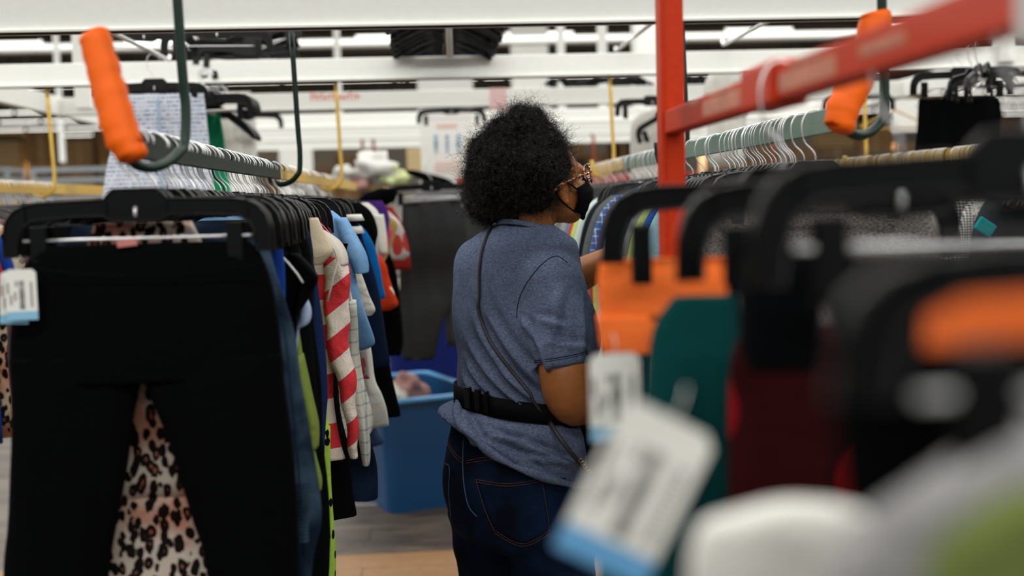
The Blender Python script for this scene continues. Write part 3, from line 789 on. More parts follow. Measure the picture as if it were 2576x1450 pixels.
LG(4.18, 'scarf', [[(960, 505, .02), (975, 530, .03), (979, 560, .03), (972, 600, .03), (958, 610, .03)]], fabric('purple_jersey', '#4a2a78'), 'purple top behind the white shirt', 'top', hang='shirt')
LG(4.30, 'dress', [[(960, 560, .02), (985, 580, .03), (980, 610, .03), (972, 640, .03), (960, 655, .03)]], fabric('hot_pink', '#e0507a'), 'hot pink blouse sleeve below the purple top', 'blouse', hang='shirt')
LG(4.42, 'cardigan', [[(965, 540, .02), (1000, 560, .03), (990, 600, .03), (975, 640, .03), (965, 660, .03)]], fabric('straw_knit', '#c8ab6e'), 'straw yellow cardigan sleeve in the far left rail', 'cardigan', hang='shirt')
LG(4.55, 'trousers', [[(960, 600, .02), (1000, 700, .03), (1012, 850, .03), (1005, 900, .03)]], BLACKC, 'black trousers at the end of the left rail', 'trousers')
LG(4.70, 'blouse', [[(975, 530, .02), (1005, 560, .03), (1020, 600, .034), (1030, 640, .034), (1018, 655, .03)]], fabric('rose_print', '#b9b6b4', 'floral', c2='#b04038', c3='#d0cccc', scale=14.0), 'grey and red patterned blouse sleeve at the far end of the left rail', 'blouse', hang='shirt')
LG(4.90, 'shirt', [[(985, 520, .02), (1010, 560, .03), (1028, 620, .034), (1032, 680, .03)]], fabric('wine_red', '#8c2420'), 'dark red shirt at the far end of the left rail', 'shirt', hang='shirt')
# a bundle of dark caps and hoods at the far end
mb = MB(); q = at(940, 498, 4.4)
for k in range(5):
    mb.loft([(-0.02 * k + 0.05, k * 0.03, 0.035 - 0.012 * k, 0.03, 0.02, 0.2), (-0.02 * k + 0.035, k * 0.03, 0.02 - 0.012 * k, 0.06, 0.03, 0.2), (-0.03 * k, k * 0.03, -0.015 - 0.01 * k, 0.08, 0.03, 0.2), (-0.02 - 0.02 * k, k * 0.03, -0.04 - 0.01 * k, 0.05, 0.02, 0.2)], 14)
tag(mb.build('hood', BLACK2, None, q), 'dark grey hood folded over at the far end of the left rail', 'hood')
# remaining hangers whose hooks crowd the left rail
for k in range(34):
    yy = 1.80 + k * 0.088 + R.uniform(-0.03, 0.03)
    hanger(XL + R.uniform(-0.004, 0.004), yy, ZL, 'black trouser hanger in the packed row on the left rail', 'black hangers on the left rail', rz=R.uniform(-0.22, 0.18), ry=R.uniform(-0.05, 0.05),
           hook='black' if R.random() < 0.12 else 'steel', small=k > 12)

# ------------------------------------------------------------------ right rail clothes
def shirt_tubes(w=0.205, z0=-0.100, ln=0.62, th=0.024, slope=0.085):
    body = [(z0, 0, .055, .014), (z0 - 0.012, 0, .085, .02), (z0 - slope * 0.45, 0, w * 0.72, th), (z0 - slope, 0, w * 0.95, th), (z0 - slope - 0.04, 0, w, th), (z0 - 0.25, 0, w * 0.98, th * 1.1), (z0 - 0.4, 0, w * 0.97, th * 1.1), (z0 - ln, 0, w * 1.03, th * 1.2)]
    sl = [(z0 - slope * 0.5, 0.72 * w, 0.04, th * .8), (z0 - slope, 0.90 * w, .05, th), (z0 - slope - 0.08, 1.02 * w, .058, th), (z0 - slope - 0.19, 1.10 * w, .060, th), (z0 - slope - 0.20, 1.10 * w, .056, th * .8)]
    sr = [(a, -b_, c, e) for a, b_, c, e in sl]
    return [body, sl, sr]
RG = [  # depth, name, material, label
    (2.20, 'tee_shirt', fabric('dark_heather', '#2c2a2a', 'heather', c2='#8b8683'), 'dark grey heather tee shirt nearest on the right green rail'),
    (2.27, 'shirt', BLACK2, 'black shirt behind the grey heather tee shirt'),
    (2.48, 'polo_shirt', fabric('light_aqua', '#8fb6c2'), 'pale aqua polo shirt on the right rail beside the lime collar'),
    (2.56, 'polo_shirt', fabric('blue_marl', '#1d4486', 'heather', c2='#3463a8'), 'marled blue shirt between the aqua and lime shirts'),
    (2.64, 'shirt', fabric('pale_lime', '#bccd7e'), 'pale lime green shirt on the right rail'),
    (2.76, 'jeans', fabric('grey_twill', '#a2a6a8'), 'light grey cotton shirt with tabs behind the lime one'),
    (2.90, 'shirt', fabric('teal_cotton', '#1f5560'), 'deep teal shirt behind the orange shorts'),
    (3.02, 'shirt', fabric('soft_aqua', '#7fb0ae'), 'soft aqua striped shirt on the right rail'),
    (3.16, 'shirt', fabric('purple_slate', '#4a4a68'), 'slate purple shirt on the right rail'),
    (3.32, 'shirt', fabric('blue_check', '#3d5f98', 'plaid', c2='#d0d4d8', scale=0.02), 'blue and white checked shirt on the right rail'),
    (3.45, 'shirt', fabric('mid_grey', '#6c6e70'), 'mid grey shirt right above the reaching arm'),
    (3.58, 'shirt', fabric('charcoal', '#22272c'), 'charcoal shirt above the reaching arm'),
    (3.70, 'shirt', fabric('ice_white', '#ccd8d6'), 'icy white shirt above the reaching arm'),
    (3.80, 'shirt', fabric('lemon_lime', '#c6d87c'), 'lemon lime shirt beside the red one on the right rail'),
    (3.90, 'shirt', fabric('tomato_red', '#c8452a'), 'tomato red shirt on the right rail near the mask'),
    (4.02, 'shirt', fabric('dusty_blue', '#7386a4'), 'dusty blue shirt on the right rail near the mask'),
    (4.16, 'shirt', fabric('silver_grey', '#a7a9a9'), 'silver grey shirt on the right rail near the mask'),
    (4.34, 'shirt', fabric('pebble_grey', '#8d9090'), 'pebble grey shirt with a green seam near the mask'),
    (4.55, 'shirt', fabric('chalk_white', '#cfcfca'), 'chalk white shirt close to the neck on the right rail'),
    (4.78, 'shirt', fabric('bone_white', '#c9c8c0'), 'bone white shirt, second from the far end of the right rail'),
    (5.05, 'shirt', fabric('rose_white', '#d6bfc0'), 'pale rose shirt at the far end of the right rail'),
]
for i, (d, nm, mt_, lab) in enumerate(RG):
    o, y = garment(nm if nm != 'jeans' else 'shirt', XR, ZR, d, shirt_tubes(0.205 if i else 0.21), mt_, lab, 'tee shirt' if nm == 'tee_shirt' else 'shirt', amp=0.005, rz=R.uniform(-0.08, 0.08) if i else 0)
    mb = MB(); z0 = -0.100
    mb.tube([(0.075 * math.cos(a), 0.024 * math.sin(a), z0 - 0.008 + 0.004 * math.cos(a)) for a in [2 * math.pi * k / 16 for k in range(17)]], 0.004, 6)
    mb.build('collar', mt_, o)
    h_ = thing('hanger', (XR, y, ZR), 'black curved shirt hanger in the row on the right green rail', 'hanger', 'black curved hangers on the right rail')
    obj('hanger_body', SBODY, h_); obj('hook', HOOK, h_)
for k in range(17):     # the open group of hooks in front of the post
    yy = [2.02, 2.14, 2.17, 2.20, 2.235, 2.27, 2.30, 2.345, 2.385, 2.42, 2.44, 2.50, 2.535, 2.56, 2.60, 2.76, 2.80][k]
    hanger(XR, yy + 0.08, ZR, 'charcoal trouser hanger in the open group on the right green rail', 'charcoal hangers in the open group of the right rail', rz=R.uniform(-0.05, 0.05), small=k > 3 and k % 3 != 0, parts=(BODYG, BAR, CLIPSG))
tq = at(2478, 572, 3.2); mb = MB(); mb.cbox((0, 0, 0), (0.055, 0.012, 0.04), 0.004, Matrix.Rotation(0.6, 3, 'Y')); tag(mb.build('folded_cloth', fabric('teal_bright', '#1d7f86'), None, tq), 'small folded teal cloth among the shirts of the far right rail', 'cloth')
for k in range(24):
    yy = 3.42 + k * 0.085 + R.uniform(-0.02, 0.02)
    hanger(XR, yy, ZR, 'charcoal trouser hanger packed on the right rail behind the red post', 'charcoal hangers on the right rail behind the post', rz=R.uniform(-0.12, 0.12), small=k > 8, parts=(BODYG, BAR, CLIPSG))

# ------------------------------------------------------------------ far right and far left rails
EG = [(3.30, fabric('charcoal_b', '#303236'), 'dark grey shirt at the right end of the far right rail'), (3.40, fabric('houndstooth', '#c9c8c4', 'check', c2='#15171a', scale=0.008), 'black and white houndstooth shirt on the far right rail'),
      (3.50, fabric('houndstooth_b', '#b9b8b6', 'check', c2='#1b1d20', scale=0.011), 'small check black and white blouse left of the houndstooth one'),
      (3.60, fabric('orange_floral', '#b9b4aa', 'floral', c2='#d4583a', c3='#3f6a8c', scale=26.0), 'floral blouse with orange blooms on the far right rail'),
      (3.70, fabric('white_stripe', '#bfc0bc', 'stripes', c2='#8d9294', scale=0.03), 'white and grey banded shirt on the far right rail'),
      (3.80, fabric('grey_check', '#bcbdb8', 'plaid', c2='#7c8184', scale=0.03), 'grey checked shirt on the far right rail'),
      (3.88, fabric('blush', '#cfbfb6'), 'plain blush shirt on the far right rail'), (3.96, fabric('charcoal', '#22272c'), 'charcoal shirt on the far right rail'),
      (4.04, fabric('navy_check', '#c6c8cc', 'plaid', c2='#27324e', scale=0.04), 'navy and white plaid shirt on the far right rail'), (4.12, fabric('white_cotton', '#d6d5ce'), 'plain white shirt on the far right rail'),
      (4.22, fabric('burnt_orange', '#c2562c'), 'burnt orange shirt on the far right rail'), (4.32, ROYAL, 'royal blue shirt on the far right rail'),
      (4.44, fabric('aqua_floral', '#a8c4c0', 'floral', c2='#c87a8c', c3='#8fb8b0', scale=24.0), 'pale aqua floral shirt on the far right rail'), (4.60, fabric('rose', '#a8657c'), 'dusty rose shirt on the far right rail')]
for (d, mt_, lab) in EG:
    o, y = garment('shirt', XE, ZE, d, shirt_tubes(0.20), mt_, lab, 'shirt', amp=0.006)
    h_ = thing('hanger', (XE, y, ZE), 'wire hook hanger crowded on the far right yellow rail', 'hanger', 'hangers on the far right rail')
    obj('hanger_body', SBODY, h_); obj('hook', HOOK, h_)
price_tag(at(2412, 535, 3.48), 0.045, 0.06, 'white price tag on the floral blouse of the far right rail', ang=0.3, rz=-0.4)
price_tag(at(2468, 535, 3.36), 0.045, 0.065, 'white price tag on the houndstooth shirt of the far right rail', ang=-0.05, rz=-0.4)
for k in range(84):
    yy = 3.0 + k * 0.030 + R.uniform(-0.012, 0.012)
    h_ = thing('hanger', (XE, yy, ZE), 'wire hook hanger crowded on the far right yellow rail', 'hanger', 'hangers on the far right rail'); h_.rotation_euler = (0, 0, R.uniform(-.2, .2))
    obj('hanger_body', SBODY, h_); obj('hook', MHOOK['black' if R.random() < 0.3 else 'steel'], h_)
for k in range(46):
    yy = 3.1 + k * 0.04 + R.uniform(-0.01, 0.01)
    h_ = thing('hanger', (XW, yy, ZW), 'wire hook hanger crowded on the far left yellow rail', 'hanger', 'hangers on the far left rail'); h_.rotation_euler = (0, 0, R.uniform(-.2, .2))
    obj('hanger_body', SBODY, h_); obj('hook', HOOK, h_)
WG = [(3.45, fabric('bright_red', '#a81c14'), 'red top at the left picture edge'), (3.55, ROYAL, 'blue top at the left picture edge below the tag'), (3.65, fabric('dark_leopard', '#b9a890', 'leopard', c3='#6a5040', scale=50.0), 'leopard print top at the left picture edge'),
      (3.80, fabric('mauve', '#7a5a5e'), 'dull mauve dress low at the left picture edge'), (3.95, fabric('wine', '#8a1018'), 'wine red dress at the left picture edge')]
for (d, mt_, lab) in WG:
    garment('top', XW, ZW, d, shirt_tubes(0.21, ln=0.75), mt_, lab, 'top', amp=0.006)

# ------------------------------------------------------------------ foreground hangers on the red rail
def near(d, lab, rz=0, ry=0, dx=0, drop=0):
    y = at(1110 + XRED * F / d, 505, d).y
    return hanger(XRED + dx, y, ZRED, lab, 'large blurred black hangers on the red rack', rz=rz, ry=ry, drop=drop), y
H1 = near(1.26, 'blurred black hanger farthest from camera on the red rack, above orange shorts', dx=-0.012, drop=0.022)[0]
H2 = near(1.00, 'blurred black hanger in the middle of the red rack', rz=0.08, dx=0.012, drop=0.024)[0]
H3 = near(0.78, 'big blurred black hanger with pale crossbar on the red rack', rz=0.12, dx=0.012, drop=0.012)[0]
H4 = near(0.42, 'hugely blurred black hanger nearest the camera at the right edge', dx=-0.050, drop=0.054)[0]
for h_ in (H1, H2):      # shorts hang from the clips alone: no crossbar on these two
    for ch in list(h_.children):
        if ch.name.startswith('crossbar') or (ch.name.startswith('clip') and h_ is H1): bpy.data.objects.remove(ch)
for ch in H4.children:
    if ch.name.startswith('hanger_body'): ch.scale = (1, 1, 0.66); ch.location.z -= 0.108 * 0.34
    if ch.name.startswith('crossbar'): ch.location.z += 0.004
def FG(d, name, tubes, mat, lab, cat):
    return garment(name, XRED, ZRED, d, [arm_rows(d, XRED, ZRED, t) for t in tubes], mat, lab, cat, amp=0.004)
NEON = fabric('neon_orange', '#ff7a38')
FG(1.30, 'shorts', [[(1680, 650, 170, .012), (1680, 700, 178, .018), (1680, 800, 172, .02)], [(1592, 790, 92, .02), (1590, 860, 82, .02), (1588, 888, 72, .018)]], NEON, 'neon orange shorts clipped to a blurred black hanger', 'shorts')
mb = MB(); mb.cbox((0, 0, 0), (0.022, 0.012, 0.066), 0.003); q = at(1614, 640, 1.24)
mb.build('clip', PLASTIC, H1, q - H1.location)
FG(1.12, 'trousers', [[(1775, 745, 80, .01), (1755, 830, 112, .02), (1745, 1000, 118, .03), (1725, 1150, 150, .03), (1700, 1400, 185, .03), (1690, 1700, 200, .03)]], fabric('deep_teal', '#053a3a'), 'deep teal trousers under the blurred price tags', 'trousers')
FG(1.04, 'top', [[(2010, 820, 120, .01), (2020, 900, 175, .02), (2030, 1200, 190, .03), (2040, 1700, 190, .03)]], fabric('dark_red_print', '#2c080b', 'floral', c2='#7c0e16', c3='#120e10', scale=13.0), 'dark red blurred top between teal trousers and black clothes', 'top')
FG(0.80, 'trousers', [[(2270, 640, 230, .01), (2330, 760, 260, .02), (2430, 1000, 270, .03), (2460, 1300, 270, .03), (2480, 1900, 270, .03)]], BLACKC, 'blurred black trousers on the big hanger with pale crossbar', 'trousers')
FG(0.90, 'top', [[(1960, 620, 70, .01), (1960, 680, 100, .02), (1960, 860, 100, .02), (1970, 930, 80, .02)]], BLACK2, 'blurred dark grey top behind the big black hanger', 'top')
FG(0.50, 'shorts', [[(2480, 690, 120, .008), (2480, 760, 160, .012), (2480, 900, 165, .012)]], NEON, 'blurred neon orange patch of cloth inside the nearest hanger', 'shorts')
FG(0.44, 'trousers', [[(2420, 868, 300, .008), (2440, 960, 360, .012), (2460, 1060, 380, .012), (2480, 1250, 380, .012)]], BLACKC, 'blurred black cloth on the nearest hanger', 'trousers')
FG(0.56, 'tee_shirt', [[(2040, 1262, 60, .008), (1990, 1290, 200, .012), (1980, 1350, 240, .014), (1980, 1500, 250, .014), (1980, 1900, 250, .014)]], fabric('white_jersey', '#dddcd6'), 'blurred white tee shirt at the bottom right of the picture', 'tee shirt')
FG(0.42, 'jumper', [[(2590, 1040, 60, .006), (2580, 1120, 190, .01), (2570, 1220, 330, .012), (2560, 1330, 440, .012), (2550, 1500, 520, .012), (2550, 1900, 520, .012)]], fabric('grey_marl', '#77767a', 'heather', c2='#a3a19f'), 'blurred grey marl jumper sloping across the bottom right corner', 'jumper')
FG(0.385, 'scarf', [[(2580, 1230, 60, .005), (2550, 1290, 130, .008), (2500, 1400, 190, .008), (2490, 1700, 190, .008)]], fabric('olive_lime', '#66723e'), 'blurred olive green cloth in the bottom right corner', 'scarf')
price_tag(at(1548, 1000, 1.14), 0.052, 0.088, 'upright blurred white tag below the orange shorts', rz=0.1)
price_tag(at(1600, 1240, 0.68), 0.062, 0.100, 'large tilted blurred white tag in front of the jeans pocket', ang=0.50, rz=0.1, blue=simple('blue_tag_deep', '#5f9fd0', 0.6))

# ------------------------------------------------------------------ hangers and clothes on and under the beams
BH = 'loose black hangers on the overhead beams'
def loose(px, py, d, lab, rz=0, ry=0, rx=0, bodyonly=False, sb=None):
    q = at(px, py, d) + Vector((0, 0, 0.10))
    o = thing('hanger', q, lab, 'hanger', BH); o.rotation_euler = (rx, ry, rz)
    obj('hanger_body', sb or BODY, o); obj('hook', HOOK, o)
    if not bodyonly:
        obj('crossbar', BAR, o)
        for c in CLIPS: obj('clip', c, o)
    return o
# patterned skirt under the second beam
loose(388, 205, 4.30, 'black trouser hanger carrying the blue patterned skirt')
SK = fabric('blue_white_print', '#cdd2dc', 'lines', c2='#4a6a94', scale=0.016)
q = at(400, 238, 4.30)
mb = MB()
rows = []
for (py, x0, x1) in ((236, 300, 512), (262, 298, 515), (330, 290, 521), (400, 270, 527), (500, 255, 535), (560, 250, 540)):
    a, b_ = at(x0, py, 4.30), at(x1, py, 4.30)
    rows.append(((a.x + b_.x) / 2 - q.x, 0, (a.z + b_.z) / 2 - q.z, (b_.x - a.x) / 2, 0.02 if py > 240 else 0.008))
mb.loft(smooth_poly(rows, 3), 40, fold=lambda v: Vector((v.x, v.y + 0.008 * math.sin(v.x * 60), v.z)))
o = tag(mb.build('skirt', SK, None, q), 'white skirt with rows of small blue marks hanging above the left rail', 'skirt')
mb = MB(); mb.box((0.0, -0.024, -0.2), (0.010, 0.003, 0.36)); tag(mb.build('centre_stripe', fabric('pale_blue_stripe', '#a9c3dc'), o), 'pale blue centre stripe')
# green shirt beside it
q = at(540, 255, 4.9)
mb = MB(); rows = []
for (py, x0, x1) in ((246, 520, 528), (268, 510, 545), (330, 508, 560), (400, 520, 568), (470, 530, 576), (560, 535, 580)):
    a, b_ = at(x0, py, 4.9), at(x1, py, 4.9)
    rows.append(((a.x + b_.x) / 2 - q.x, 0, (a.z + b_.z) / 2 - q.z, (b_.x - a.x) / 2, 0.05))
mb.loft(smooth_poly(rows, 3), 24, fold=lambda v: Vector((v.x, v.y + 0.01 * math.sin(v.x * 120), v.z)))
tag(mb.build('shirt', fabric('kelly_green', '#27b584'), None, q), 'kelly green shirt hanging beside the patterned skirt', 'shirt')
for k in range(7):
    loose(515 + k * 3.5, 236 + k * 1.2, 4.5 + k * 0.05, 'black trouser hanger in the cluster right of the patterned skirt', rz=-0.25 + 0.02 * k)
for k in range(6):
    loose(545 + k * 4, 268 + k * 2, 4.75 + k * 0.04, 'black curved shirt hanger in the cluster below the trouser hangers', rz=-0.2, ry=0.22, bodyonly=True, sb=SBODY)
loose(620, 283, 6.4, 'single black trouser hanger beyond the cluster near the green hook', bodyonly=True)
loose(360, 76, 4.2, 'black trouser hanger partly hidden behind the top beam, left one', rz=0.5)
loose(545, 70, 4.2, 'black trouser hanger partly hidden behind the top beam, right one', rz=0.1)
# pile of hangers lying on the second beam
for k in range(9):
    q = at(608 + R.uniform(-14, 20), 138 - k * 5, 4.74)
    o = thing('hanger', q + Vector((0, 0, 0.05)), 'black hanger lying in the tangled pile on the second beam', 'hanger', 'hangers piled on the second beam')
    o.rotation_euler = (R.uniform(-0.3, 0.3), R.uniform(-0.35, 0.1), R.uniform(-0.2, 0.2)); o.location.z += 0.06
    obj('hanger_body', BODY, o); obj('crossbar', BAR, o)
    for c in CLIPS: obj('clip', c, o)
# bundle of nested hangers on a chrome arm
ar = at(1125, 66, 3.8)
t_arm = thing('display_arm', (ar.x, ar.y, 0), 'chrome display arm carrying the thick bundle of nested hangers above the head', 'arm')
mb = MB(); mb.tube([(0, -0.02, 2.275), (0, 2.0, 2.275)], 0.010, 8); mb.build('rod', CHROME, t_arm)
for k in range(38):
    o = thing('hanger', (ar.x + R.uniform(-.006, .006), ar.y + 0.02 + k * 0.048, 2.29), 'black hanger nested in the thick bundle above the head', 'hanger', 'nested hangers in the thick bundle')
    o.rotation_euler = (0.0, R.uniform(-0.04, 0.04), R.uniform(-0.05, 0.05))
    obj('hanger_body', SBODY if k % 2 else BODY, o); obj('hook', HOOK, o)
q2 = at(1133, 143, 3.78)
mb = MB(); mb.tube([(0.006, -0.02, q2.z), (0.0, -0.02, 2.62)], 0.0115, 10); mb.build('upright', CHROME, t_arm)
# diagonal chrome arms
for (a, b_, d_a, d_b, lab) in (((280, 80), (425, 152), 3.6, 4.5, 'chrome arm sloping down right of the left orange foam tube'), ((1955, 42), (1820, 112), 3.6, 4.9, 'chrome arm sloping left between the red post and red bar'),
                               ((2576, 60), (2450, 96), 3.9, 4.9, 'chrome arm sloping at the far right below the top beam'), ((1650, 50), (1550, 128), 3.8, 5.6, 'pale chrome arm left of the red post')):
    p0, p1 = at(*a, d_a), at(*b_, d_b)
    mb = MB(); mb.tube([(0, 0, 0), p1 - p0, p1 - p0 + Vector((0, 0.02, 0.02))], 0.008, 8)
    tag(mb.build('display_arm', CHROME, None, p0), lab, 'arm')
# single hangers, white shirts, poster in the middle distance
loose(1135, 270, 6.6, 'black trouser hanger above the blue figure poster', rz=0.05)
loose(1640, 246, 5.6, 'black trouser hanger left of the red post, upper one', rz=0.3)
loose(1650, 285, 5.7, 'black trouser hanger left of the red post, lower one', rz=0.5, ry=-0.4)
loose(2160, 236, 6.2, 'black trouser hanger behind the right orange foam hook')
WT = fabric('white_cotton', '#d6d5ce')
def hung(name, px, d, spans, mat, lab, cat, th=0.03):
    q = at(px, spans[0][0], d); mb = MB(); rows = []
    for (py, x0, x1) in spans:
        a, b_ = at(x0, py, d), at(x1, py, d)
        rows.append(((a.x + b_.x) / 2 - q.x, 0, (a.z + b_.z) / 2 - q.z, (b_.x - a.x) / 2, th))
    ph = R.uniform(0, 6)
    mb.loft(smooth_poly(rows, 3), 32, fold=lambda v: Vector((v.x, v.y + 0.008 * math.sin(v.x * 70 + ph + v.z * 4), v.z)))
    return tag(mb.build(name, mat, None, q), lab, cat)
hung('shirt', 1640, 6.0, [(272, 1630, 1665), (290, 1600, 1700), (330, 1585, 1720), (480, 1590, 1720)], WT, 'white shirt hanging left of the red post', 'shirt')
hung('shirt', 1825, 5.2, [(175, 1800, 1850), (200, 1775, 1885), (240, 1770, 1890), (300, 1780, 1880), (420, 1785, 1880)], WT, 'white shirt hanging under the red bar beside the thin green rod', 'shirt')
hung('shirt', 600, 6.6, [(262, 585, 615), (290, 560, 640), (340, 556, 644), (430, 558, 646)], WT, 'white shirt hanging below the black hanger cluster', 'shirt')
# poster with blue figures
q = at(1125, 365, 7.3)
t = thing('poster', q, 'white notice with three small blue figures left of the hair', 'poster')
mb = MB(); mb.box((0, 0, 0), (0.34, 0.004, 0.46)); mb.build('sheet', simple('poster_paper', '#dddcd8', 0.7), t)
mb = MB()
for k in (-1, 0, 1):
    mb.ball((k * 0.072, -0.003, 0.055), (0.012, 0.002, 0.012), 0, 10, 6); mb.box((k * 0.072, -0.003, 0.012), (0.022 - 0.006 * (k == 0), 0.002, 0.05)); mb.box((k * 0.072, -0.003, -0.03), (0.012, 0.002, 0.04))
mb.build('figure_print', simple('figure_blue', '#5b90ac', 0.7), t)
mb = MB()
for z in (0.13, 0.115): mb.box((0, -0.003, z), (0.13, 0.002, 0.010))
for z in (-0.11, -0.13, -0.15, -0.17): mb.box((0, -0.003, z), (0.17, 0.002, 0.008))
mb.build('red_print', simple('faded_red_print', '#dbb5a8', 0.7), t)['kind'] = 'stuff'
q = at(1253, 250, 6.05); mb = MB(); mb.box((0, 0, 0), (0.09, 0.003, 0.12)); tag(mb.build('note', simple('pink_paper', '#e3bfc0', 0.7), None, q), 'small pink paper note stuck up above the hair', 'paper')
q = at(1042, 402, 8.5); mb = MB(); mb.cbox((0, 0, 0), (0.11, 0.05, 0.17), 0.004); tag(mb.build('cardboard_box', simple('kraft', '#b8a27a', 0.8), None, q), 'small tan cardboard box left of the poster', 'box')
# black trousers with hangers at the right
o = hung('trousers', 2410, 4.35, [(248, 2310, 2505), (262, 2306, 2520), (330, 2304, 2524), (420, 2296, 2520), (560, 2290, 2520)], BLACKC, 'black trousers hanging under the second beam at the right', 'trousers', 0.02)
loose(2420, 176, 4.34, 'black trouser hanger holding the black trousers at the right')
loose(2440, 178, 4.25, 'black trouser hanger twisted in front of the black trousers', rz=0.7, ry=-0.15)
loose(2455, 170, 4.18, 'steeply twisted black trouser hanger in front of the black trousers', rz=0.9, ry=-0.25)
loose(2400, 200, 4.6, 'black curved hanger poking out left of the black trousers', ry=-0.5, bodyonly=True, sb=SBODY)
mb = MB(); q = at(2250, 290, 6.6)
mb.tube([(-0.2, 0, -0.06), (0.0, 0, 0.03), (0.2, 0, -0.06), (0.17, 0, -0.075), (-0.17, 0, -0.075), (-0.2, 0, -0.06)], 0.006, 8); mb.tube([(0, 0, 0.03), (0, 0, 0.08), (0.03, 0, 0.1), (0.03, 0, 0.13)], 0.003, 6)
tag(mb.build('hanger', YELLOW, None, q), 'yellow plastic hanger behind the right green hook', 'hanger')
# things lying on the third beam
for (px, py, w_, lab) in ((1560, 200, 0.36, 'heap of dark hangers lying on the third beam, left of the red post'), (1765, 198, 0.13, 'small heap of dark hangers lying on the third beam, right of the red post'), (1410, 205, 0.12, 'few dark hangers lying on the third beam above the hair')):
    q = at(px, py, 6.1); mb = MB()
    for k in range(9):
        a = R.uniform(-0.25, 0.25); x = R.uniform(-w_ / 2, w_ / 2) * 0.3
        mb.tube([(x - w_ / 2, R.uniform(-.01, .01), -0.02 + R.uniform(0, .02)), (x - w_ * 0.2, 0, 0.02 + a * 0.05), (x + w_ * 0.2, 0, 0.025 - a * 0.05), (x + w_ / 2, 0.01, -0.02)], 0.007, 6)
    tag(mb.build('hanger_heap', PLASTIC, None, (q.x, 6.26, ZB + 0.115)), lab, 'hangers')

# ------------------------------------------------------------------ cross rack with grey trousers beyond the left rail
q = at(1250, 455, 6.3); mb = MB(); mb.cbox((0, 0, 0), (1.35, 0.03, 0.045), 0.003)
tag(mb.build('garment_rail', RED, None, (q.x + 0.45, q.y, 1.61)), 'orange red cross rail behind the person', 'rail')
GT = fabric('charcoal_wool', '#3a3d3f'); GT2 = fabric('grey_sweat', '#46484a')
o = hung('trousers', 1090, 5.4, [(500, 1018, 1150), (512, 1012, 1158), (600, 1010, 1172), (700, 1005, 1182), (800, 1004, 1120), (900, 1012, 1095), (906, 1014, 1090)], GT, 'charcoal grey trousers facing the camera in the aisle end', 'trousers', 0.03)
mb = MB(); mb.tube([(-0.14, -0.03, -0.012), (0.13, -0.03, 0.0)], 0.008, 8); mb.build('waist_label', simple('pale_band', '#9a9b9d', 0.5), o)
hung('trousers', 1180, 5.45, [(520, 1120, 1230), (600, 1118, 1240), (700, 1116, 1240), (800, 1120, 1230), (872, 1124, 1225)], GT2, 'second pair of dark grey trousers beside the person', 'trousers', 0.03)
loose(1085, 460, 5.4, 'black trouser hanger holding the charcoal trousers in the aisle end')
hung('top', 1165, 5.9, [(530, 1150, 1180), (560, 1140, 1195), (640, 1150, 1200), (700, 1150, 1200)], fabric('coral', '#c8503a'), 'coral red top between the grey trousers and the hair', 'top')
hung('shirt', 1195, 6.0, [(540, 1180, 1220), (600, 1178, 1225), (680, 1180, 1225)], WT, 'cream shirt showing under the back of the hair', 'shirt')
hung('jacket', 1120, 6.1, [(462, 1090, 1160), (480, 1050, 1190), (520, 1040, 1200), (640, 1040, 1200)], GREYC, 'light grey jacket behind the charcoal trousers', 'jacket')
hung('blouse', 1010, 5.6, [(560, 1000, 1020), (600, 985, 1034), (650, 990, 1040), (700, 1000, 1040)], fabric('rose_print2', '#bdb7b4', 'floral', c2='#b84a40', c3='#c8c2c0', scale=14.0), 'pale blouse with red print left of the charcoal trousers', 'blouse')
hung('jacket', 1050, 6.6, [(428, 1020, 1040), (440, 1028, 1090), (452, 1060, 1130), (470, 1060, 1150)], BLACK2, 'black cap and jacket lying on the cross rack', 'jacket')
for (px, py, r_, c, lab) in ((760, 470, 0.05, '#c8c8c4', 'white bundled cloth above the black hangers, left'), (870, 440, 0.06, '#d4d4d0', 'white ball of cloth beyond the yellow hook'), (945, 420, 0.09, '#dcdcd8', 'large white bundle of cloth beyond the red rods'), (905, 455, 0.05, '#bb8f88', 'dusty pink bundle beyond the yellow hook'), (985, 445, 0.06, '#c9d39a', 'pale yellow green bundle near the red cross rail')):
    q = at(px, py, 7.2); mb = MB(); mb.ball((0, 0, 0), (r_ * 1.3, r_, r_), 0, 18, 12)
    mb.ball((r_ * .7, 0, -r_ * .3), (r_, r_, r_ * .7), 0, 14, 8)
    o = tag(mb.build('cloth_bundle', fabric('bundle' + c, c), None, q), lab, 'cloth')
    for v in o.data.vertices: v.co += v.co.normalized() * noise.noise(v.co * 18 + Vector((px, 0, 0))) * 0.07

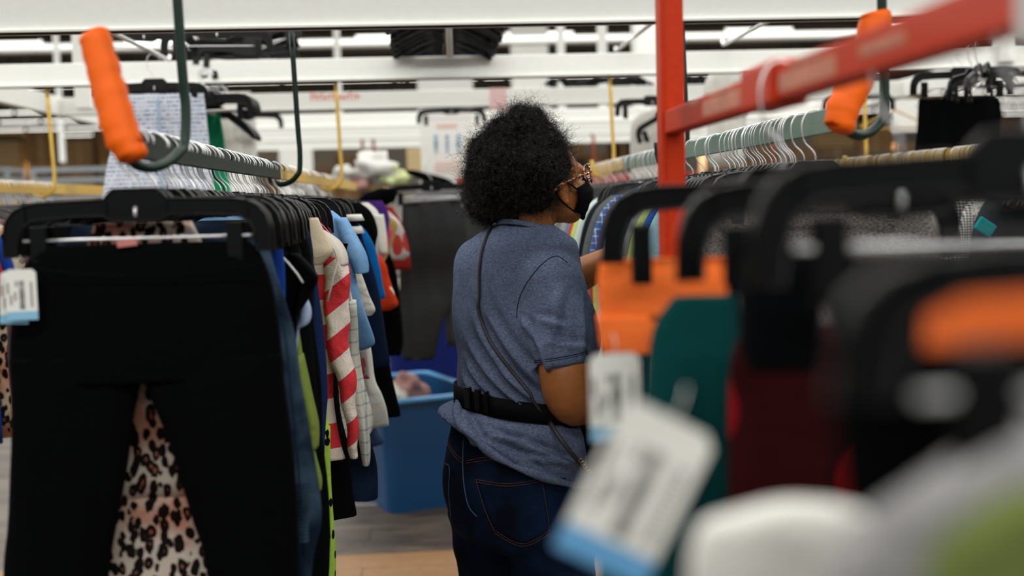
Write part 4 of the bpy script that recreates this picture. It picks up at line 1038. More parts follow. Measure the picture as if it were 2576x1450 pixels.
# ------------------------------------------------------------------ bins
def bin_(q, sx, sy, h, mat, rim, lab, rz=0):
    t = thing('storage_bin', q, lab, 'bin'); t.rotation_euler = (0, 0, rz)
    mb = MB(); r0_, wt = 0.06, 0.012
    def ring(s, z, ins=0):
        pts = []
        for cx, cy, a0 in ((1, 1, 0), (-1, 1, 90), (-1, -1, 180), (1, -1, 270)):
            for k in range(5):
                a = math.radians(a0 + k * 22.5)
                pts.append(Vector((cx * (sx / 2 * s - r0_) + (r0_ - ins) * math.cos(a), cy * (sy / 2 * s - r0_) + (r0_ - ins) * math.sin(a), z)))
        return pts
    prof = [(0.86, 0.0, 0), (0.865, 0.02, 0), (0.99, h - 0.05, 0), (1.0, h, 0), (1.0, h, wt), (0.98, h - 0.06, wt), (0.86, 0.03, wt)]
    vs = []; fs = []
    for s, z, i_ in prof: vs += ring(s, z, i_)
    n = 20
    for i in range(len(prof) - 1):
        for k in range(n): fs.append((i * n + k, i * n + (k + 1) % n, (i + 1) * n + (k + 1) % n, (i + 1) * n + k))
    fs.append(tuple(range(n))[::-1]); fs.append(tuple((len(prof) - 1) * n + k for k in range(n)))
    mb.add(vs, fs, 0, False); mb.build('tub', mat, t)
    mb = MB(); rp = [p for p in ring(1.03, h)]; rp.append(rp[0]); mb.tube(rp, [(0.014, 0.02)] * len(rp), 8, flat=(0, 0, 1), cap=False); mb.build('rim', rim, t)
    return t
BB = simple('blue_bin_plastic', '#0b4a7c', 0.45, bump=0.05, bscale=30, var=0.08); BBR = simple('blue_bin_rim', '#4f93c8', 0.4); DBB = simple('royal_bin_plastic', '#071f70', 0.45, var=0.1)
q = at(1035, 1105, 5.75)
bin_((q.x - 0.02, q.y + 0.12, 0.0), 0.52, 0.78, 0.56, BB, BBR, 'blue plastic bin with pale rim and clothes inside on the aisle floor', rz=0.38)
q2 = at(1120, 1000, 6.9)
bin_((q2.x + 0.05, q2.y + 0.25, 0), 0.8, 0.8, 0.86, DBB, DBB, 'tall royal blue bin behind the pale rimmed one')
for k, (dx, dy, dz, c, lab) in enumerate(((-0.12, -0.1, 0.53, '#c9c6bd', 'crumpled cream cloth heaped in the blue bin'), (-0.18, 0.06, 0.54, '#d8d6d0', 'white crumpled cloth at the back of the blue bin heap'), (0.0, 0.0, 0.55, '#b98f8a', 'small pink cloth on the heap in the blue bin'))):
    mb = MB()
    mb.ball((0, 0, 0), (0.13 - 0.025 * k, 0.14 - 0.02 * k, 0.075), 0, 28, 16)
    me_ = mb
    o = me_.build('crumpled_cloth', fabric('heap%d' % k, c, bump=0.8), None, (q.x + dx, q.y + 0.1 + dy, dz))
    for v in o.data.vertices:
        nn = noise.noise(v.co * 14 + Vector((k * 3, 0, 0))); v.co += v.co.normalized() * nn * 0.05
    tag(o, lab, 'cloth')

# ------------------------------------------------------------------ far background: boxes, shelving, pillars
KR = [simple('kraft_a', '#b79568', 0.85, var=0.12, bscale=3), simple('kraft_b', '#a17f55', 0.85, var=0.12, bscale=3), simple('kraft_c', '#c7ab80', 0.85, var=0.12, bscale=3), simple('kraft_dark', '#4a3a26', 0.9, var=0.2, bscale=3)]
def carton(x, y, z, sx, sy, sz, mt_, lab, grp):
    t = thing('cardboard_box', (x, y, z), lab, 'box', grp)
    mb = MB(); mb.box((0, 0, sz / 2), (sx, sy, sz)); mb.build('carton', mt_, t)
    mb = MB(); mb.box((0, -sy / 2 - 0.003, sz / 2), (sx * 0.12, 0.006, sz)); mb.build('tape', KR[2], t)
x = -17.5; k = 0
while x < -6.8:
    z = 0
    while z < 3.6:
        sx = R.uniform(0.9, 1.3); sz = R.uniform(0.8, 1.3)
        carton(x, 44 + R.uniform(0, .6), z, sx, 0.9, sz, KR[3] if R.random() < 0.2 else KR[R.randrange(3)], 'brown cardboard box in the tall far stacks at the left', 'cardboard boxes of the far left stacks')
        z += sz + 0.02
    x += 1.35
for (x0, x1, zt, lab) in ((-6.6, -5.9, 3.0, 'left'), (-5.0, -2.8, 2.9, 'middle'), (4.8, 8.2, 3.2, 'right')):
    x = x0
    while x < x1:
        z = 0
        while z < zt:
            sz = R.uniform(0.8, 1.2); carton(x + 0.5, 45, z, 0.95, 0.8, sz, KR[R.choice((0, 0, 1, 1, 2, 3))], 'tan cardboard box in the %s far stack before the white wall' % lab, 'cardboard boxes of the %s far stack' % lab); z += sz + .02
        x += 1.0
for (x0, x1, z0, z1) in ((6.6, 18, 1.0, 3.6),):
    for i in range(8):
        z = 0
        while z < 3.0:
            sz = R.uniform(0.8, 1.2); carton(9.5 + i * 1.3, 38, z, 1.2, 0.8, sz, KR[R.choice((0, 2, 2, 1))], 'pale cardboard box in the far stacks at the right', 'cardboard boxes of the far right stacks'); z += sz + .02
# grey steel table frames at the left
for (px0, px1, py, d, lab) in ((-60, 40, 430, 13.0, 'grey steel table frame at the left picture edge'), (95, 330, 428, 12.0, 'grey steel table frame behind the far left yellow hook'), (1955, 2140, 420, 12.0, 'grey steel shelf behind the right green rail')):
    a, b_ = at(px0, py, d), at(px1, py, d)
    t = thing('steel_table', ((a.x + b_.x) / 2, a.y, 0), lab, 'table')
    W_ = b_.x - a.x; H_ = (a.z + b_.z) / 2
    for zz in (H_, H_ - 0.11, H_ - 0.3):
        mb = MB(); mb.cbox((0, 0, zz), (W_, 0.5, 0.045), 0.004); mb.build('shelf', STEEL, t)
    for sx in (-1, 1):
        for sy in (-1, 1):
            mb = MB(); mb.cbox((sx * (W_ / 2 - 0.03), sy * 0.22, H_ / 2), (0.05, 0.05, H_), 0.004); mb.build('leg', STEEL, t)
# white pillars and hanging white sheets in the middle distance
for (px, d, w_, zt, lab) in ((1128, 13.0, 0.62, 4.7, 'broad white pillar behind the blue figure poster'), (1645, 11.0, 0.34, 4.7, 'white pillar just left of the red post'), (748, 14.0, 0.40, 2.6, 'white board between the left brown openings'), (597, 14.0, 0.42, 2.9, 'white board left of the left brown opening'), (1340, 16.0, 0.5, 4.7, 'white pillar hidden behind the hair')):
    q = at(px, 480, d); mb = MB(); mb.cbox((0, 0, zt / 2), (w_, 0.3 if zt > 4 else 0.08, zt), 0.01)
    tag(mb.build('pillar' if zt > 4 else 'board', WALLW, None, (q.x, q.y, 0)), lab, 'pillar' if zt > 4 else 'board')
for (px0, px1, py0, py1, d, lab) in ((1760, 2080, 215, 330, 9.0, 'long white banner behind the red bar'), (2245, 2310, 250, 330, 9.0, 'white card right of the right green hook')):
    a, b_ = at(px0, py0, d), at(px1, py1, d); mb = MB(); mb.box((0, 0, 0), (b_.x - a.x, 0.02, a.z - b_.z))
    tag(mb.build('banner', WALLW, None, ((a.x + b_.x) / 2, a.y, (a.z + b_.z) / 2)), lab, 'banner')
#PERSON
# ------------------------------------------------------------------ the person
TH = math.radians(48)
fv = Vector((math.sin(TH), math.cos(TH), 0)); rv = Vector((math.cos(TH), -math.sin(TH), 0))
ROT = -TH                      # rotates a section's x axis onto rv
root = at(1308, 1000, 2.80); root.z = 0
per = thing('person', root, 'person with black afro, blue grey tee shirt and dark jeans, reaching to the right rail', 'person')
def P(px, py, d): return at(px, py, d) - root
def zpx(py, px=1308, d=2.80): return at(px, py, d).z
def xc(px, py=800, d=2.80): return P(px, py, d)
SKIN = None
mt, nt, b = newmat('brown_skin'); SKIN = mt
tc = node(nt, 'ShaderNodeTexCoord')
nz = node(nt, 'ShaderNodeTexNoise', Scale=30.0, Detail=6.0); link(nt, tc.outputs['Object'], nz.inputs['Vector'])
link(nt, mix(nt, nz.outputs['Fac'], '#7b4522', '#a4662f'), b.inputs['Base Color'])
b.inputs['Roughness'].default_value = 0.48
b.inputs['Subsurface Weight'].default_value = 0.08; b.inputs['Subsurface Scale'].default_value = 0.01
vo = node(nt, 'ShaderNodeTexVoronoi', Scale=420.0); link(nt, tc.outputs['Object'], vo.inputs['Vector'])
bp = node(nt, 'ShaderNodeBump', Strength=0.15, Distance=0.001); link(nt, vo.outputs['Distance'], bp.inputs['Height']); link(nt, bp.outputs[0], b.inputs['Normal'])

def trow(py, cpx, a, b_, kx=0.0, p=0.92):
    q = P(cpx, py, 2.80)
    return (q.x, q.y, q.z, a, b_, ROT, p, kx)
def mid(y0, y1, t): return y0 + (y1 - y0) * t
torso = [trow(562, 1318, .062, .058), trow(578, 1312, .100, .070), trow(592, 1308, .135, .082), trow(610, 1305, .165, .095), trow(635, 1299, .176, .100), trow(670, 1297, .184, .110), trow(720, 1301, .186, .126),
         trow(770, 1314, .188, .150), trow(820, 1324, .184, .164), trow(860, 1328, .182, .164), trow(910, 1324, .178, .156), trow(960, 1322, .174, .150), trow(995, 1322, .171, .148)]
lower = [(990, 1322, .173, .150), (1030, 1318, .174, .151), (1050, 1316, .182, .160), (1075, 1314, .190, .168)]
# ---- shirt
mb = MB()
rows = [list(r_) for r_ in torso]
rows = [tuple(r_) for r_ in rows] + [trow(1030, 1318, .173, .150, -.12), trow(1048, 1315, .188, .167, -.2), trow(1075, 1312, .197, .178, -.3), trow(1105, 1309, .202, .186, -.42), trow(1135, 1307, .205, .190, -.5)]
rows = smooth_poly(rows, 3)
mb.loft(rows, 56)
# right sleeve
sl = [(P(1330, 640, 2.77), .045), (P(1362, 668, 2.74), .070), (P(1382, 715, 2.69), .083), (P(1392, 770, 2.665), .084), (P(1400, 830, 2.65), .080), (P(1408, 885, 2.64), .075), (P(1413, 926, 2.635), .071)]
sp = smooth_poly([tuple(p) + (r_,) for p, r_ in sl], 3)
mb.tube([q[:3] for q in sp], [q[3] for q in sp], 28)
# left sleeve, reaching forward
sl2 = [(P(1262, 640, 2.90), .05), (P(1240, 660, 2.98), .075), (P(1290, 690, 3.04), .075), (P(1345, 702, 3.08), .060)]
sp2 = smooth_poly([tuple(p) + (r_,) for p, r_ in sl2], 3)
mb.tube([q[:3] for q in sp2], [q[3] for q in sp2], 24)
hips_c = P(1308, 1000, 2.80)
def shirt_disp(co, no):
    X = co[:, 0] + root.x; Z = co[:, 2]
    # picture-like coordinates on the body: u across, v down in metres
    u = (X - 0.19); v = 1.5 - Z
    out = np.zeros(len(co))
    def ridge(u0, v0, u1, v1, wd, amp, bend=0.0):
        nonlocal out
        du, dv = u1 - u0, v1 - v0; L2 = du * du + dv * dv; L_ = math.sqrt(L2)
        t = ((u - u0) * du + (v - v0) * dv) / L2
        dist = ((u - u0) * dv - (v - v0) * du) / L_ + bend * np.sin(np.clip(t, 0, 1) * math.pi)
        e = np.exp(-(dist / wd) ** 2) * np.clip(np.minimum(t, 1 - t) * 4 + 0.15, 0, 1) * ((t > -0.04) & (t < 1.04))
        e2 = np.exp(-((dist - 1.7 * wd) / wd) ** 2) * np.clip(np.minimum(t, 1 - t) * 4 + 0.15, 0, 1) * ((t > -0.04) & (t < 1.04))
        out = out + amp * (e - 0.7 * e2)
    def m(px, py): return ((px - 1110) / 1022 - 0.19, (py - 505) / 1022)
    def rg(a, b_, wd, amp, bend=0.0): ridge(*m(*a), *m(*b_), wd, amp, bend)
    rg((1180, 760), (1350, 1010), 0.010, 0.006, 0.02); rg((1165, 820), (1330, 1015), 0.009, 0.006, 0.02); rg((1160, 880), (1300, 1020), 0.009, 0.006, 0.02)
    rg((1205, 740), (1365, 960), 0.010, 0.005, 0.018); rg((1155, 930), (1260, 1010), 0.008, 0.005, 0.012); rg((1190, 690), (1210, 800), 0.012, 0.003)
    rg((1312, 800), (1345, 930), 0.007, -0.007); rg((1300, 780), (1330, 850), 0.006, 0.005); rg((1240, 900), (1380, 1000), 0.008, 0.004, 0.01)
    rg((1165, 1060), (1330, 1150), 0.009, 0.006, -0.01); rg((1180, 1045), (1380, 1120), 0.008, 0.005, -0.008); rg((1260, 1100), (1420, 1130), 0.007, 0.004); rg((1200, 1060), (1300, 1070), 0.006, 0.005)
    rg((1300, 1080), (1440, 1170), 0.008, 0.005, -0.01); rg((1150, 1020), (1190, 1080), 0.010, 0.009)
    rg((1150, 1075), (1440, 1215), 0.012, 0.006, 0.0)
    rg((1390, 700), (1350, 860), 0.012, 0.003); rg((1440, 720), (1430, 880), 0.010, 0.003); rg((1330, 780), (1400, 800), 0.008, 0.004); rg((1340, 830), (1440, 850), 0.008, 0.003)
    # gather at the belt
    rad = np.sqrt((co[:, 0] - hips_c.x) ** 2 + (co[:, 1] - hips_c.y) ** 2)
    wob = 0.0018 * np.sin(co[:, 0] * 45 + co[:, 2] * 38) + 0.0012 * np.sin(co[:, 1] * 80 - co[:, 2] * 60)
    return co + no * (out * 2.2 + wob)[:, None]
SHIRT = fabric('blue_grey_marl', '#3a4458', 'heather', c2='#667089', bump=0.3)
me = remesh(mb, 0.0065, 'tee_shirt', SHIRT, smooth=6, disp=shirt_disp)
shirt = tag(obj('tee_shirt', me, per), 'blue grey marl tee shirt')
bm = bmesh.new(); bm.from_mesh(me); BV = BVHTree.FromBMesh(bm); bm.free()
def hit(bv, px, py, off=0.002, dflt=2.7):
    dr = (at(px, py, 1.0) - CAM).normalized()
    loc, nrm, _, _ = bv.ray_cast(CAM - root, dr)
    if loc is None: return P(px, py, dflt), -dr
    if nrm.dot(dr) > 0: nrm = -nrm
    return loc + nrm * off, nrm
def on(bv, pts, off=0.002, k=6):
    out = []; last = 2.7
    for a in smooth_poly(pts, k):
        p, n_ = hit(bv, a[0], a[1], off, last)
        last = (p + root - CAM).dot(fwd); out.append(p)
    return out
SEAM = fabric('shirt_seam_dark', '#252c3a')
mb = MB()
mb.tube(on(BV, [(1428, 662), (1402, 645), (1375, 655), (1345, 685), (1318, 725), (1303, 765), (1300, 800)], 0.0003), 0.0011, 5)
mb.build('armhole_seam', SEAM, shirt)
mb = MB(); mb.tube(on(BV, [(1345, 908), (1380, 904), (1430, 896), (1478, 884)], 0.0004), 0.0011, 5); mb.tube(on(BV, [(1344, 913), (1380, 909), (1430, 901), (1479, 889)], 0.0004), 0.0007, 5)
mb.build('sleeve_hem', SEAM, shirt)
mb = MB()
cr = [P(1318, 578, 2.80) + rv * (0.074 * math.cos(a)) + fv * (0.064 * math.sin(a)) + Vector((0, 0, 0.000 - 0.022 * math.sin(a))) for a in [2 * math.pi * k / 28 for k in range(29)]]
mb.tube(cr, [(0.007, 0.003)] * len(cr), 8, flat=(0, 0, 1)); mb.build('neckband', SHIRT, shirt)
# ---- jeans
mb = MB()
hips = [trow(1000, 1318, .164, .142), trow(1050, 1314, .176, .155), trow(1090, 1313, .182, .164), trow(1140, 1310, .190, .174), trow(1190, 1307, .193, .177), trow(1240, 1307, .192, .172), trow(1290, 1309, .188, .160), trow(1330, 1311, .182, .142), trow(1360, 1313, .165, .115)]
mb.loft(smooth_poly(hips, 3), 48)
for sg, xs in ((1, 0), (-1, 0)):
    pts = []
    for (py, off, ra, back) in ((1230, .092, .100, -.020), (1300, .096, .106, -.018), (1360, .099, .103, -.010), (1450, .099, .096, -.004), (1560, .096, .082, .01), (1680, .090, .064, .02), (1800, .088, .066, .005), (1950, .086, .060, -.01), (2080, .086, .058, -.015)):
        c = P(1310, 1000, 2.80); z = zpx(py); pts.append((c + rv * sg * off + fv * back, ra, z))
    mb.loft(smooth_poly([(p.x, p.y, z, ra, ra * 1.08, ROT, 1.0) for p, ra, z in pts], 3), 28)
def jeans_disp(co, no):
    w_ = 0.0022 * np.sin(co[:, 2] * 70 + co[:, 0] * 30) * (co[:, 2] < 0.72) + 0.0012 * np.sin(co[:, 2] * 41 + co[:, 1] * 50)
    return co + no * w_[:, None]
JEAN = fabric('indigo_denim', '#08101e', 'denim', c2='#122440', c3='#060b14', bump=0.25)
me = remesh(mb, 0.0075, 'jeans', JEAN, smooth=5, disp=jeans_disp)
jeans = tag(obj('jeans', me, per), 'dark indigo jeans')
bm = bmesh.new(); bm.from_mesh(me); BJ = BVHTree.FromBMesh(bm); bm.free()
THR = simple('orange_thread', '#7a4518', 0.9); THR2 = simple('blue_thread', '#2a4468', 0.8)
def patch(bv, corners, off, nu=14, nv=12):
    "a cloth patch laid on the surface; corners are photo pixels tl, tr, br, (bottom point), bl"
    tl, tr, br, bl = corners
    vs = []; fs = []
    for j in range(nv + 1):
        for i in range(nu + 1):
            a, c = i / nu, j / nv
            x = (tl[0] * (1 - a) + tr[0] * a) * (1 - c) + (bl[0] * (1 - a) + br[0] * a) * c
            y_ = (tl[1] * (1 - a) + tr[1] * a) * (1 - c) + (bl[1] * (1 - a) + br[1] * a) * c
            y_ += (1 - abs(2 * a - 1)) * (34 * c) + 8 * (1 - c) * math.sin(a * math.pi)
            p, n_ = hit(bv, x, y_, off, 2.65); vs.append(p)
    for j in range(nv):
        for i in range(nu): fs.append((j * (nu + 1) + i, (j + 1) * (nu + 1) + i, (j + 1) * (nu + 1) + i + 1, j * (nu + 1) + i + 1))
    return vs, fs
mb = MB(); vs, fs = patch(BJ, ((1196, 1200), (1366, 1198), (1384, 1340), (1245, 1338)), 0.0022)
mb.add(vs, fs, 0, True); pk = mb.build('back_pocket', JEAN, jeans)
sol = pk.modifiers.new('s', 'SOLIDIFY'); sol.thickness = 0.002
def stitch(lines, name='stitching', mat=THR, r_=0.00055, off=0.0032, dash=True):
    mb = MB()
    for ln in lines:
        ps = on(BJ, ln, off, 14)
        if dash:
            for i in range(0, len(ps) - 1, 1):
                mb.tube([ps[i], ps[i] + (ps[i + 1] - ps[i]) * 0.82], r_, 4)
        else: mb.tube(ps, r_, 5)
    o = mb.build(name, mat, jeans); o['kind'] = 'stuff'; return o
stitch([[(1200, 1207), (1280, 1217), (1364, 1204)], [(1200, 1213), (1280, 1223), (1364, 1210)]], off=0.0045)
stitch([[(1200, 1207), (1222, 1280), (1247, 1336)], [(1362, 1206), (1374, 1280), (1381, 1336)], [(1247, 1340), (1316, 1372), (1384, 1340)], [(1249, 1335), (1316, 1366), (1381, 1335)]], r_=0.0005, off=0.0045)
stitch([[(1173, 1160), (1230, 1150), (1310, 1142)], [(1174, 1166), (1230, 1158), (1310, 1150)], [(1127, 1110), (1145, 1140), (1168, 1160)], [(1126, 1118), (1143, 1147), (1166, 1168)], [(1120, 1165), (1132, 1172)]], off=0.0012)
mb = MB(); mb.tube(on(BJ, [(1172, 1085), (1166, 1120), (1166, 1200), (1178, 1270), (1200, 1300)], 0.001, 8), 0.0016, 6); mb.build('seat_seam', THR2, jeans)
mb = MB(); mb.tube(on(BJ, [(1171, 1088), (1168, 1100), (1165, 1112)], 0.003, 3), [(0.006, 0.0022)] * 7, 8); mb.build('belt_loop', JEAN, jeans)
mb = MB(); mb.tube(on(BJ, [(1122, 1168), (1132, 1180), (1130, 1240), (1136, 1300)], 0.0015, 6), 0.0010, 5); mb.build('pocket_edge', THR2, jeans)
# ---- belt and strap
BELT = simple('black_webbing', '#020203', 0.8, spec=0.1, bump=0.3, bscale=400)
mb = MB(); ringv = []
n = 64; rr_ = []
for j, zz in enumerate((1007 - 24, 1007 + 24)):
    for k in range(n):
        g = 2 * math.pi * k / n
        x = 0.179 * math.copysign(abs(math.cos(g)) ** .92, math.cos(g)); y_ = 0.156 * math.copysign(abs(math.sin(g)) ** .92, math.sin(g))
        V = rv * x + fv * y_; c = P(1319, zz, 2.80)
        ringv.append(Vector((c.x + V.x, c.y + V.y, c.z - 0.13 * V.x)))
mb.add(ringv, [(k, (k + 1) % n, n + (k + 1) % n, n + k) for k in range(n)], 0, True)
belt = tag(mb.build('waist_belt', BELT, per), 'wide black webbing belt'); sol = belt.modifiers.new('s', 'SOLIDIFY'); sol.thickness = 0.004; sol.offset = 0
bm = bmesh.new(); bm.from_mesh(belt.data); BB_ = BVHTree.FromBMesh(bm); bm.free()
mb = MB()
for px, w__ in ((1182, 0.020), (1206, 0.016), (1228, 0.010)):
    p, n_ = hit(BB_, px, 1000 + (px - 1180) * 0.25, 0.005)
    ang = math.atan2(-n_.x, n_.y) + math.pi
    mb.cbox(p, (w__, 0.009, 0.052), 0.002, Matrix.Rotation(ang, 3, 'Z'))
mb.build('buckle', PLASTIC, belt)
mb = MB(); sp_ = on(BV, [(1247, 562), (1228, 595), (1214, 640), (1207, 700), (1206, 760), (1212, 810), (1232, 860), (1262, 905), (1300, 955), (1340, 1005), (1380, 1060)], 0.0045, 5)
mb.tube(sp_, [(0.0016, 0.0038)] * len(sp_), 8, flat=(0, -1, 0)); tag(mb.build('bag_strap', simple('grey_strap', '#121110', 0.6, bump=0.2), per), 'thin dark cross body strap')
lower_end = sp_[-1]
mb = MB(); ps = smooth_poly([tuple(lower_end), tuple(P(1410, 1105, 2.60)), tuple(P(1445, 1150, 2.60)), tuple(P(1475, 1185, 2.63))], 4)
mb.tube(ps, [(0.0018, 0.0050)] * len(ps), 8, flat=(0, -1, 0)); mb.build('bag_strap', _mats['grey_strap'], per)
mb = MB(); mb.cbox((0, 0, 0), (0.19, 0.07, 0.13), 0.012, Matrix.Rotation(-TH, 3, 'Z')); bag = tag(mb.build('waist_bag', BELT, per, P(1500, 1130, 2.70)), 'black bag at the hip')
mb = MB()
for k in range(6): 
    a = k * 1.1; c = P(1462 + k * 5, 1160 + k * 7, 2.56)
    mb.tube([c + Vector((0.005 * math.cos(t_), 0.002, 0.005 * math.sin(t_))) for t_ in [2 * math.pi * i / 8 for i in range(9)]], 0.0007, 4)
tag(mb.build('chain', simple('gold_chain', '#c8a86a', 0.25, metal=0.9), per), 'fine chain')
# twisted knot of shirt cloth below the belt
mb = MB(); ps = on(BV, [(1160, 1012), (1152, 1035), (1160, 1065), (1190, 1100), (1240, 1140), (1310, 1178), (1390, 1208), (1440, 1222)], 0.002, 4)
mb.tube(ps, [(0.010 + 0.003 * math.sin(i * 0.9), 0.013) for i in range(len(ps))], 10); mb.build('twisted_hem', SHIRT, shirt)

# ---- head, neck, arms and hands: one skin
mb = MB()
THh = math.radians(66); fh = Vector((math.sin(THh), math.cos(THh), 0.16)).normalized(); rh = Vector((math.cos(THh), -math.sin(THh), 0)); uh = rh.cross(fh)
Rh = Matrix((rh, fh, uh)).transposed()
hc = P(1375, 464, 2.79)
def H(a, f_, u_): return hc + rh * a + fh * f_ + uh * u_
mb.ball(H(0, -.008, .022), (.076, .094, .092), 0, 28, 20, Rh)          # skull
mb.ball(H(0, .030, -.030), (.062, .062, .072), 0, 24, 16, Rh)          # face
mb.ball(H(0, .052, -.082), (.032, .030, .026), 0, 16, 12, Rh)          # chin
mb.ball(H(0, .030, -.066), (.052, .050, .034), 0, 18, 12, Rh)          # jaw
mb.ball(H(0, .080, .022), (.046, .016, .022), 0, 16, 10, Rh)           # brow
for s_ in (-1, 1):
    mb.ball(H(.038 * s_, .066, -.022), (.024, .024, .022), 0, 14, 10, Rh)  # cheek
    mb.ball(H(.073 * s_, .000, -.016), (.010, .018, .030), 0, 14, 10, Rh)  # ear
    mb.ball(H(.078 * s_, -.004, .000), (.008, .016, .014), 0, 12, 8, Rh)
    mb.ball(H(.073 * s_, .004, -.044), (.009, .010, .010), 0, 12, 8, Rh)
mb.tube([H(0, .084, .010), H(0, .102, -.022), H(0, .106, -.034)], [.008, .013, .014], 12)      # nose
mb.ball(H(.010, .096, -.036), .009, 0, 10, 8); mb.ball(H(-.010, .096, -.036), .009, 0, 10, 8)
mb.ball(H(0, .086, -.062), (.024, .012, .007), 0, 14, 8, Rh); mb.ball(H(0, .084, -.072), (.021, .012, .007), 0, 14, 8, Rh)   # lips
mb.tube([P(1318, 640, 2.80), P(1326, 600, 2.80), P(1336, 560, 2.795), P(1342, 510, 2.79)], [.085, .062, .057, .060], 24)
mb.loft(smooth_poly([trow(585, 1312, .08, .06), trow(640, 1302, .165, .085), trow(720, 1306, .17, .110), trow(860, 1326, .160, .135), trow(1000, 1322, .15, .125)], 3), 28)
ra = [(P(1375, 690, 2.70), .060), (P(1398, 800, 2.65), .060), (P(1414, 900, 2.635), .060), (P(1422, 950, 2.63), .0605), (P(1430, 995, 2.635), .057), (P(1446, 1020, 2.66), .050), (P(1485, 1012, 2.72), .047), (P(1530, 990, 2.80), .042), (P(1570, 968, 2.88), .033), (P(1592, 956, 2.93), .028)]
rp = smooth_poly([tuple(p) + (r_,) for p, r_ in ra], 3); mb.tube([q[:3] for q in rp], [q[3] for q in rp], 22)
la = [(P(1262, 660, 2.93), .055), (P(1310, 690, 3.04), .056), (P(1385, 706, 3.10), .052), (P(1430, 705, 3.09), .047), (P(1480, 682, 3.04), .043), (P(1530, 655, 3.00), .034), (P(1560, 640, 2.98), .027)]
lp = smooth_poly([tuple(p) + (r_,) for p, r_ in la], 3); mb.tube([q[:3] for q in lp], [q[3] for q in lp], 22)
def hand(wr, dirv, up, curl, sgn):
    dirv = dirv.normalized(); side = dirv.cross(up).normalized(); up = side.cross(dirv).normalized()
    pts = [wr, wr + dirv * .04, wr + dirv * .085]
    mb.tube(pts, [(.017, .027), (.016, .038), (.012, .040)], 14, flat=up)
    for k, (o_, ln, r_) in enumerate(((-.028, .068, .0088), (-.0095, .078, .0092), (.0095, .072, .0088), (.027, .056, .0078))):
        base = wr + dirv * .075 + side * o_ * sgn; p = base; dd = dirv.copy(); pp = [wr + dirv * .05 + side * o_ * .8 * sgn, base]
        for j, f_ in enumerate((.42, .32, .26)):
            dd = (dd * math.cos(curl) - up * math.sin(curl)).normalized(); p = p + dd * ln * f_; pp.append(p.copy())
        mb.tube(pp, [r_ * 1.15, r_ * 1.1, r_, r_ * .95, r_ * .75], 10)
    t0 = wr + dirv * .022 - side * .026 * sgn
    td = (dirv * .7 - side * .7 * sgn - up * .25).normalized(); t1 = t0 + td * .034; td2 = (dirv * .9 - side * .25 * sgn - up * .45).normalized(); t2 = t1 + td2 * .030; t3 = t2 + (td2 - up * .3).normalized() * .022
    mb.tube([wr + dirv * .012, t0, t1, t2, t3], [.014, .0135, .0115, .0105, .008], 10)
hand(P(1565, 638, 2.98), (P(1600, 600, 2.97) - P(1565, 638, 2.98)), Vector((-.3, -.7, .6)), 0.42, 1)
hand(P(1592, 956, 2.93), (P(1612, 935, 2.99) - P(1592, 956, 2.93)), Vector((0, -.3, .95)), 0.5, -1)
me = remesh(mb, 0.0045, 'body', SKIN, smooth=3)
body = tag(obj('body', me, per), 'brown skin')
bm = bmesh.new(); bm.from_mesh(me); BS = BVHTree.FromBMesh(bm); bm.free()
# shoes
for sg in (-1, 1):
    c = P(1310, 1000, 2.80) + rv * sg * .088; c.z = 0
    mb = MB(); Rz = Matrix.Rotation(-TH, 3, 'Z')
    for (f_, z, a, b_, h_) in ((-.03, .05, .038, .05, .045), (.06, .042, .044, .07, .036), (.14, .034, .046, .06, .030)): mb.ball(c + fv * f_ + Vector((0, 0, z)), (a, b_, h_), 0, 20, 12, Rz)
    mb.cbox(c + fv * .055 + Vector((0, 0, .012)), (.088, .27, .022), .008, Rz)
    mb.build('shoe', PLASTIC, per)
# eyes
mb = MB()
for s_ in (-1, 1): mb.ball(H(.030 * s_, .074, .004), .0115, 0, 16, 10)
mb.build('eyes', simple('eye_white', '#d8d4cc', 0.2), per)
mb = MB()
for s_ in (-1, 1): mb.ball(H(.030 * s_, .0815, .004), (.0055, .005, .0055), 0, 12, 8, Rh)
mb.build('irises', simple('eye_brown', '#20120a', 0.15), per)
# ---- mask
MASKC = fabric('black_mask_cloth', '#0a0b0d', bump=0.3)
mb = MB(); vs = []; fs = []; nu, nv = 26, 16
for j in range(nv + 1):
    v = j / nv
    for i in range(nu + 1):
        a = (i / nu - 0.5) * 2 * math.radians(82)
        top = -.018 + 0.016 * (1 - abs(a) / 1.43) * 1.2; bot = -.106 + 0.030 * abs(a) / 1.43
        u_ = top + (bot - top) * v
        rr0 = (0.071 + 0.006 * math.sin(v * math.pi) - 0.014 * v ** 3)
        f_ = 0.028 + rr0 * math.cos(a) * (1.0 + 0.18 * math.sin(min(1, v * 1.35) * math.pi)) + 0.0016 * math.sin(v * 26)
        vs.append(H((rr0 + 0.004) * math.sin(a) * (1 - 0.22 * v), f_, u_))
for j in range(nv):
    for i in range(nu): fs.append((j * (nu + 1) + i, j * (nu + 1) + i + 1, (j + 1) * (nu + 1) + i + 1, (j + 1) * (nu + 1) + i))
mb.add(vs, fs, 0, True); mask = tag(mb.build('face_mask', MASKC, per), 'black cloth face mask'); sol = mask.modifiers.new('s', 'SOLIDIFY'); sol.thickness = 0.003; sol.offset = 0
for s_ in (-1, 1):
    mb = MB()
    mb.tube(smooth_poly([tuple(H(.070 * s_, .040, -.020)), tuple(H(.078 * s_, .02, -.006)), tuple(H(.084 * s_, -.010, .006)), tuple(H(.084 * s_, -.022, -.020)), tuple(H(.078 * s_, -.006, -.046)), tuple(H(.066 * s_, .030, -.076))], 4), 0.0022, 6)
    mb.build('ear_loop', MASKC, mask)
